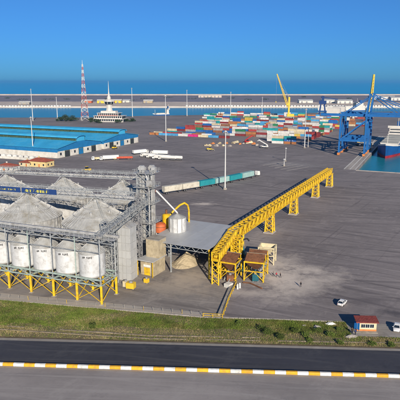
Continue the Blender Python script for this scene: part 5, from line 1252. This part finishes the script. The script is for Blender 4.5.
# ------------------------------------------------------------ ships
def ship(bow, deg, L, B, fb, label, hullm, bootm, name='cargo_ship', hatches=4, tower=True):
    V_, U_ = frame(deg); t = thing(name, (bow.x, bow.y, -2.55), R(-deg), label, 'ship')     # local +y runs from bow to stern
    secs = []
    st_ = [(0.0, .02, 1.35), (.03, .22, 1.28), (.07, .52, 1.18), (.13, .82, 1.08), (.2, .97, 1.02), (.3, 1, 1), (.9, 1, 1), (.97, .92, 1.0), (1.0, .78, 1.02)]
    def hull(z0f, z1f, m, nm, off=0):
        ss = []
        for f, w, sh_ in st_:
            w0 = B / 2 * w * (.80 if f < .15 else 1); w1 = B / 2 * w; y = f * L
            za, zb = z0f, (z1f if z1f < 3 else z1f * sh_)
            yb = y - (2.5 * (1 - f / .13) if f < .13 and z1f > 3 else 0)
            ss.append([(-w0 - off, y, za), (w0 + off, y, za), (w1 + off + .01, yb, zb), (-w1 - off - .01, yb, zb)])
        return loft(ss).build(nm, m, t, smooth=False)
    hull(-.9, 2.2, bootm, 'boot_topping', .03); hull(2.205, fb, hullm, 'hull')
    for s_ in (-1, 1):
        mb = MB()
        for (f0, w0, h0), (f1, w1, h1) in zip(st_, st_[1:]):
            if f0 < .13: mb.bar((s_ * B / 2 * w0, f0 * L - 2.5 * (1 - f0 / .13) * (f0 < .13), fb * h0 + .6), (s_ * B / 2 * w1, f1 * L - 2.5 * max(0, 1 - f1 / .13), fb * h1 + .6), .25, 1.3)
            else: mb.bar((s_ * (B / 2 * w0 - .2), f0 * L, fb * h0 + .5), (s_ * (B / 2 * w1 - .2), f1 * L, fb * h1 + .5), .08, .9)
        mb.build('bulwark', M_shipw if s_ else hullm, t)
    hl = L * .58 / hatches
    for k in range(hatches):
        y0 = L * .16 + k * hl
        h_ = MB().bx(-B * .36, B * .36, y0, y0 + hl * .9, fb, fb + 2.2).build('hatch_coaming', M_shipw, t); mb = MB()
        for j in range(6): mb.bx(-B * .37, B * .37, y0 + hl * .9 * j / 6 + .1, y0 + hl * .9 * (j + 1) / 6 - .1, fb + 2.203, fb + 2.7)
        for j in range(6): MB().bx(-B * .37, B * .37, y0 + hl * .9 * j / 6 + .1, y0 + hl * .9 * (j + 1) / 6 - .1, fb + 2.203, fb + 2.7).build('hatch_panel', M_hatch, h_)
    if tower:
        ys = L * .79
        for k in range(3):
            w = B * (.46 - .03 * k); MB().bx(-w, w, ys + k * .25, L * .95, fb + k * 2.9, fb + k * 2.9 + 2.85).build('deck_house', M_shipw, t)
            MB().bx(-w + .8, w - .8, ys + k * .25 - .05, ys + k * .25 + .05, fb + k * 2.9 + 1.2, fb + k * 2.9 + 2.2).build('window_band', M_glass, t)
        MB().bx(-B * .5, B * .5, ys + 3.5, ys + 7, fb + 8.75, fb + 11).build('bridge_wing', M_shipw, t)
        MB().bx(-2, 2, L * .9, L * .94, fb + 8.6, fb + 15).build('funnel', M_hullb, t)
        MB().bar((0, ys + 6, fb + 11), (0, ys + 6, fb + 19), .4).build('mast', M_shipw, t)
    MB().bar((0, L * .07, fb * 1.1), (0, L * .07, fb * 1.1 + 9), .4).build('fore_mast', M_shipw, t)
    for s_ in (-1, 1): MB().cyl((s_ * 2, L * .06, fb * 1.18), (s_ * 2, L * .06, fb * 1.18 + 1.2), .8, .8, 10).build('windlass', M_clere, t)
    return t
ship(gp(380.8, 159.2, -2.5) + Vector((5.2, 4, 0)), 25, 135, 20, 8.5, 'blue cargo ship with red waterline moored at the dock', M_hullb, M_hullr)
ship(gp(154, 115.8, -2.5), 62, 32, 7, 2.6, 'small white vessel in the basin left of the containers', M_shipw, M_hullb, 'small_vessel', 1)
sv = gp(318, 111.5, -2.5)
ship(sv, 78, 110, 18, 9, 'white coaster moored beyond the navy jetty crane', M_shipw, M_hullb, 'coaster', 3)

# ------------------------------------------------------------ clutter round the hoppers
def clutter_pipe(pts, r, m, label): t = thing('loose_pipe', tuple(pts[0]), 0, label, 'pipe'); MB().tube(pts, r, 7).build('pipe', m, t, True)
def jut(px, py, z): return gp(px, py) + UP * z
clutter_pipe([jut(243, 283, .2), jut(250, 284, .35), jut(262, 289, .2)], .22, M_rust, 'rusty pipe lying under the yellow hopper frame')
clutter_pipe([jut(224, 281, .3), jut(233, 272, 4.6)], .25, M_steel, 'grey auger tube leaning in the cluttered hopper frame')
clutter_pipe([jut(228, 283, .3), jut(240, 276, 5.0), jut(247, 272, 5.4)], .22, M_mastd, 'dark pipe crossing between the two rusty hoppers')
clutter_pipe([jut(251, 279, .3), jut(258, 277, 4.0), jut(266, 277, 4.0)], .2, M_teal, 'teal pipe inside the larger hopper frame')
def crate(px, py, d, m, label, name='machine_box', cat='machine'):
    b = gp(px, py); t = thing(name, tuple(b), R(rnd.uniform(-40, 10)), label, cat)
    MB().bx(-d[0] / 2, d[0] / 2, -d[1] / 2, d[1] / 2, .25, d[2]).build('housing', m, t)
    for x in (-.4, .4):
        for y in (-.4, .4): MB().box((x * d[0], y * d[1], .125), (.25, .25, .25)).build('foot', M_mastd, t)
    MB().cyl((0, 0, d[2]), (0, 0, d[2] + .5), d[0] * .25, d[0] * .2, 10).build('motor', M_mastd, t)
crate(230, 281, (2.2, 1.8, 2.2), M_rust, 'rusty machine housing under the left hopper')
crate(255, 281, (2.0, 1.6, 2.4), M_teal, 'teal drive housing under the larger hopper')
crate(262, 277, (1.6, 1.6, 3.0), M_mastd, 'dark drive housing at the right of the larger hopper')
crate(241, 272, (1.8, 2.4, 3.4), M_teal, 'teal cabinet between the two rusty hoppers')
crate(228, 268, (2.4, 2.0, 3.6), M_rust, 'rusty cabinet behind the left hopper')
crate(126, 287, (1.6, 1.3, 2.0), M_cream, 'cream box standing at the foot of the panelled tower')
crate(131, 288.5, (2.6, 1.8, 2.0), M_yel2, 'yellow box in the yard right of the bins')
crate(146.5, 283, (1.4, 1.2, 1.5), M_yel2, 'small yellow box before the pit house')
# white painted lines along the quay apron
for a0 in (-8.6, -4.6, -1.0):
    o = sheet('quay_line', [tuple(qp(*p))[:2] for p in ((a0, 0.5), (a0 + .5, 0.5), (a0 + .5, 258), (a0, 258))], .02, M_kerbw)

# ------------------------------------------------------------ far breakwater: blocks, sheds
mb = MB()
for k in range(150):
    x = -560 + k * 7.6
    if -330 < x < -40: continue
    z = 2.2 + rnd.uniform(-.5, .7); mb.bx(x, x + 4.6, 1336, 1341, .6, .6 + z)
tag(mb.build('armour_blocks', M_kerbw), 'row of pale concrete blocks along the far breakwater quay', 'blocks', kind='stuff')
def shed(px, py, w, h, m, label):
    b = gp(px, py, 1.2); t = thing('far_shed', tuple(b), R(rnd.uniform(-6, 6)), label, 'shed', 'sheds on the far breakwater')
    MB().bx(-w / 2, w / 2, 0, 24, 0, h).build('wall', m, t); MB().ext([(-1, h), (25, h), (12, h + 3.5)], Vector((0, 1, 0)), UP, (-w / 2 - 1, 0, 0), Vector((1, 0, 0)), w + 2).build('roof', M_whitewall if m != M_whitewall else M_shedroof, t)
    for k in range(int(w / 14)): x = -w / 2 + 8 + k * 14; MB().bx(x - 2.5, x + 2.5, -.15, .05, 0, h * .7).build('door', M_mastd, t)
FS = [(101, 103.2, 22, 7, M_yel2, 'yellow shed on the breakwater behind the radio tower'), (112, 102.6, 26, 6, M_orange, 'orange shed on the breakwater behind the spire'), (118, 103, 18, 7, M_yel2, 'yellow shed right of the orange one on the breakwater'), (126, 102.5, 20, 6, M_whitewall, 'white shed right of the spire on the breakwater'), (88, 103, 20, 6, M_orange, 'small orange shed just right of the radio tower on the breakwater'),
      (376, 99.5, 40, 11, M_whitewall, 'long white shed on the breakwater right of the upright boom'), (388, 99.8, 46, 10, M_whitewall, 'second long white shed at the far right on the breakwater'), (397, 100.5, 40, 9, M_whitewall, 'white shed at the photo edge on the breakwater'), (330, 103, 46, 8, M_whitewall, 'white shed on the breakwater behind the white coaster'), (345, 103.5, 44, 8, M_whitewall, 'white shed behind the gantry crane on the breakwater'), (306, 103, 40, 7, M_whitewall, 'white shed right of the yellow harbour crane on the breakwater'),
      (210, 97.5, 90, 9, M_sand, 'low pale bank building on the breakwater crest'), (24, 104.5, 28, 5, M_conc, 'grey shed on the left breakwater beach'), (148, 103, 26, 6, M_beige, 'beige shed on the breakwater left of the containers')]
for a_ in FS: shed(*a_)
# dark scrub on the breakwater
rgm = random.Random(9)
for i in range(20):
    px = 8 + i * 20 + rgm.uniform(-6, 6); b = gp(px, rgm.uniform(97.0, 101), 1.2); mb = MB(); s_ = rgm.uniform(6, 16)
    leaf_cloud(mb, (0, 0, 2.5), (s_ * 1.6, s_, 2.8), 60, 1.5, rgm, 0.0)
    o = mb.build('scrub_patch', M_leafd); o.location = b; tag(o, 'dark scrub patch on the far breakwater, %s from the left' % ORD[i], 'scrub', 'scrub patches on the breakwater')
print('containers', ncont)

# ------------------------------------------------------------ haze over the sea and the port
hz = bpy.data.materials.new('sea_haze'); hz.use_nodes = True; nt = hz.node_tree; nt.nodes.clear()
ho = nt.nodes.new('ShaderNodeOutputMaterial'); hv = nt.nodes.new('ShaderNodeVolumePrincipled')
hv.inputs['Color'].default_value = (0.14, 0.52, 1.0, 1); hv.inputs['Density'].default_value = 0.00005
nt.links.new(hv.outputs[0], ho.inputs['Volume'])
hb2 = MB().bx(-61000, 61000, -2100, 81000, -9.5, 112).build('haze', hz); tag(hb2, 'thin blue sea haze over the whole port', 'haze', kind='stuff')

for o in bpy.data.objects:
    if o.name.startswith('lettering'): o['kind'] = 'stuff'
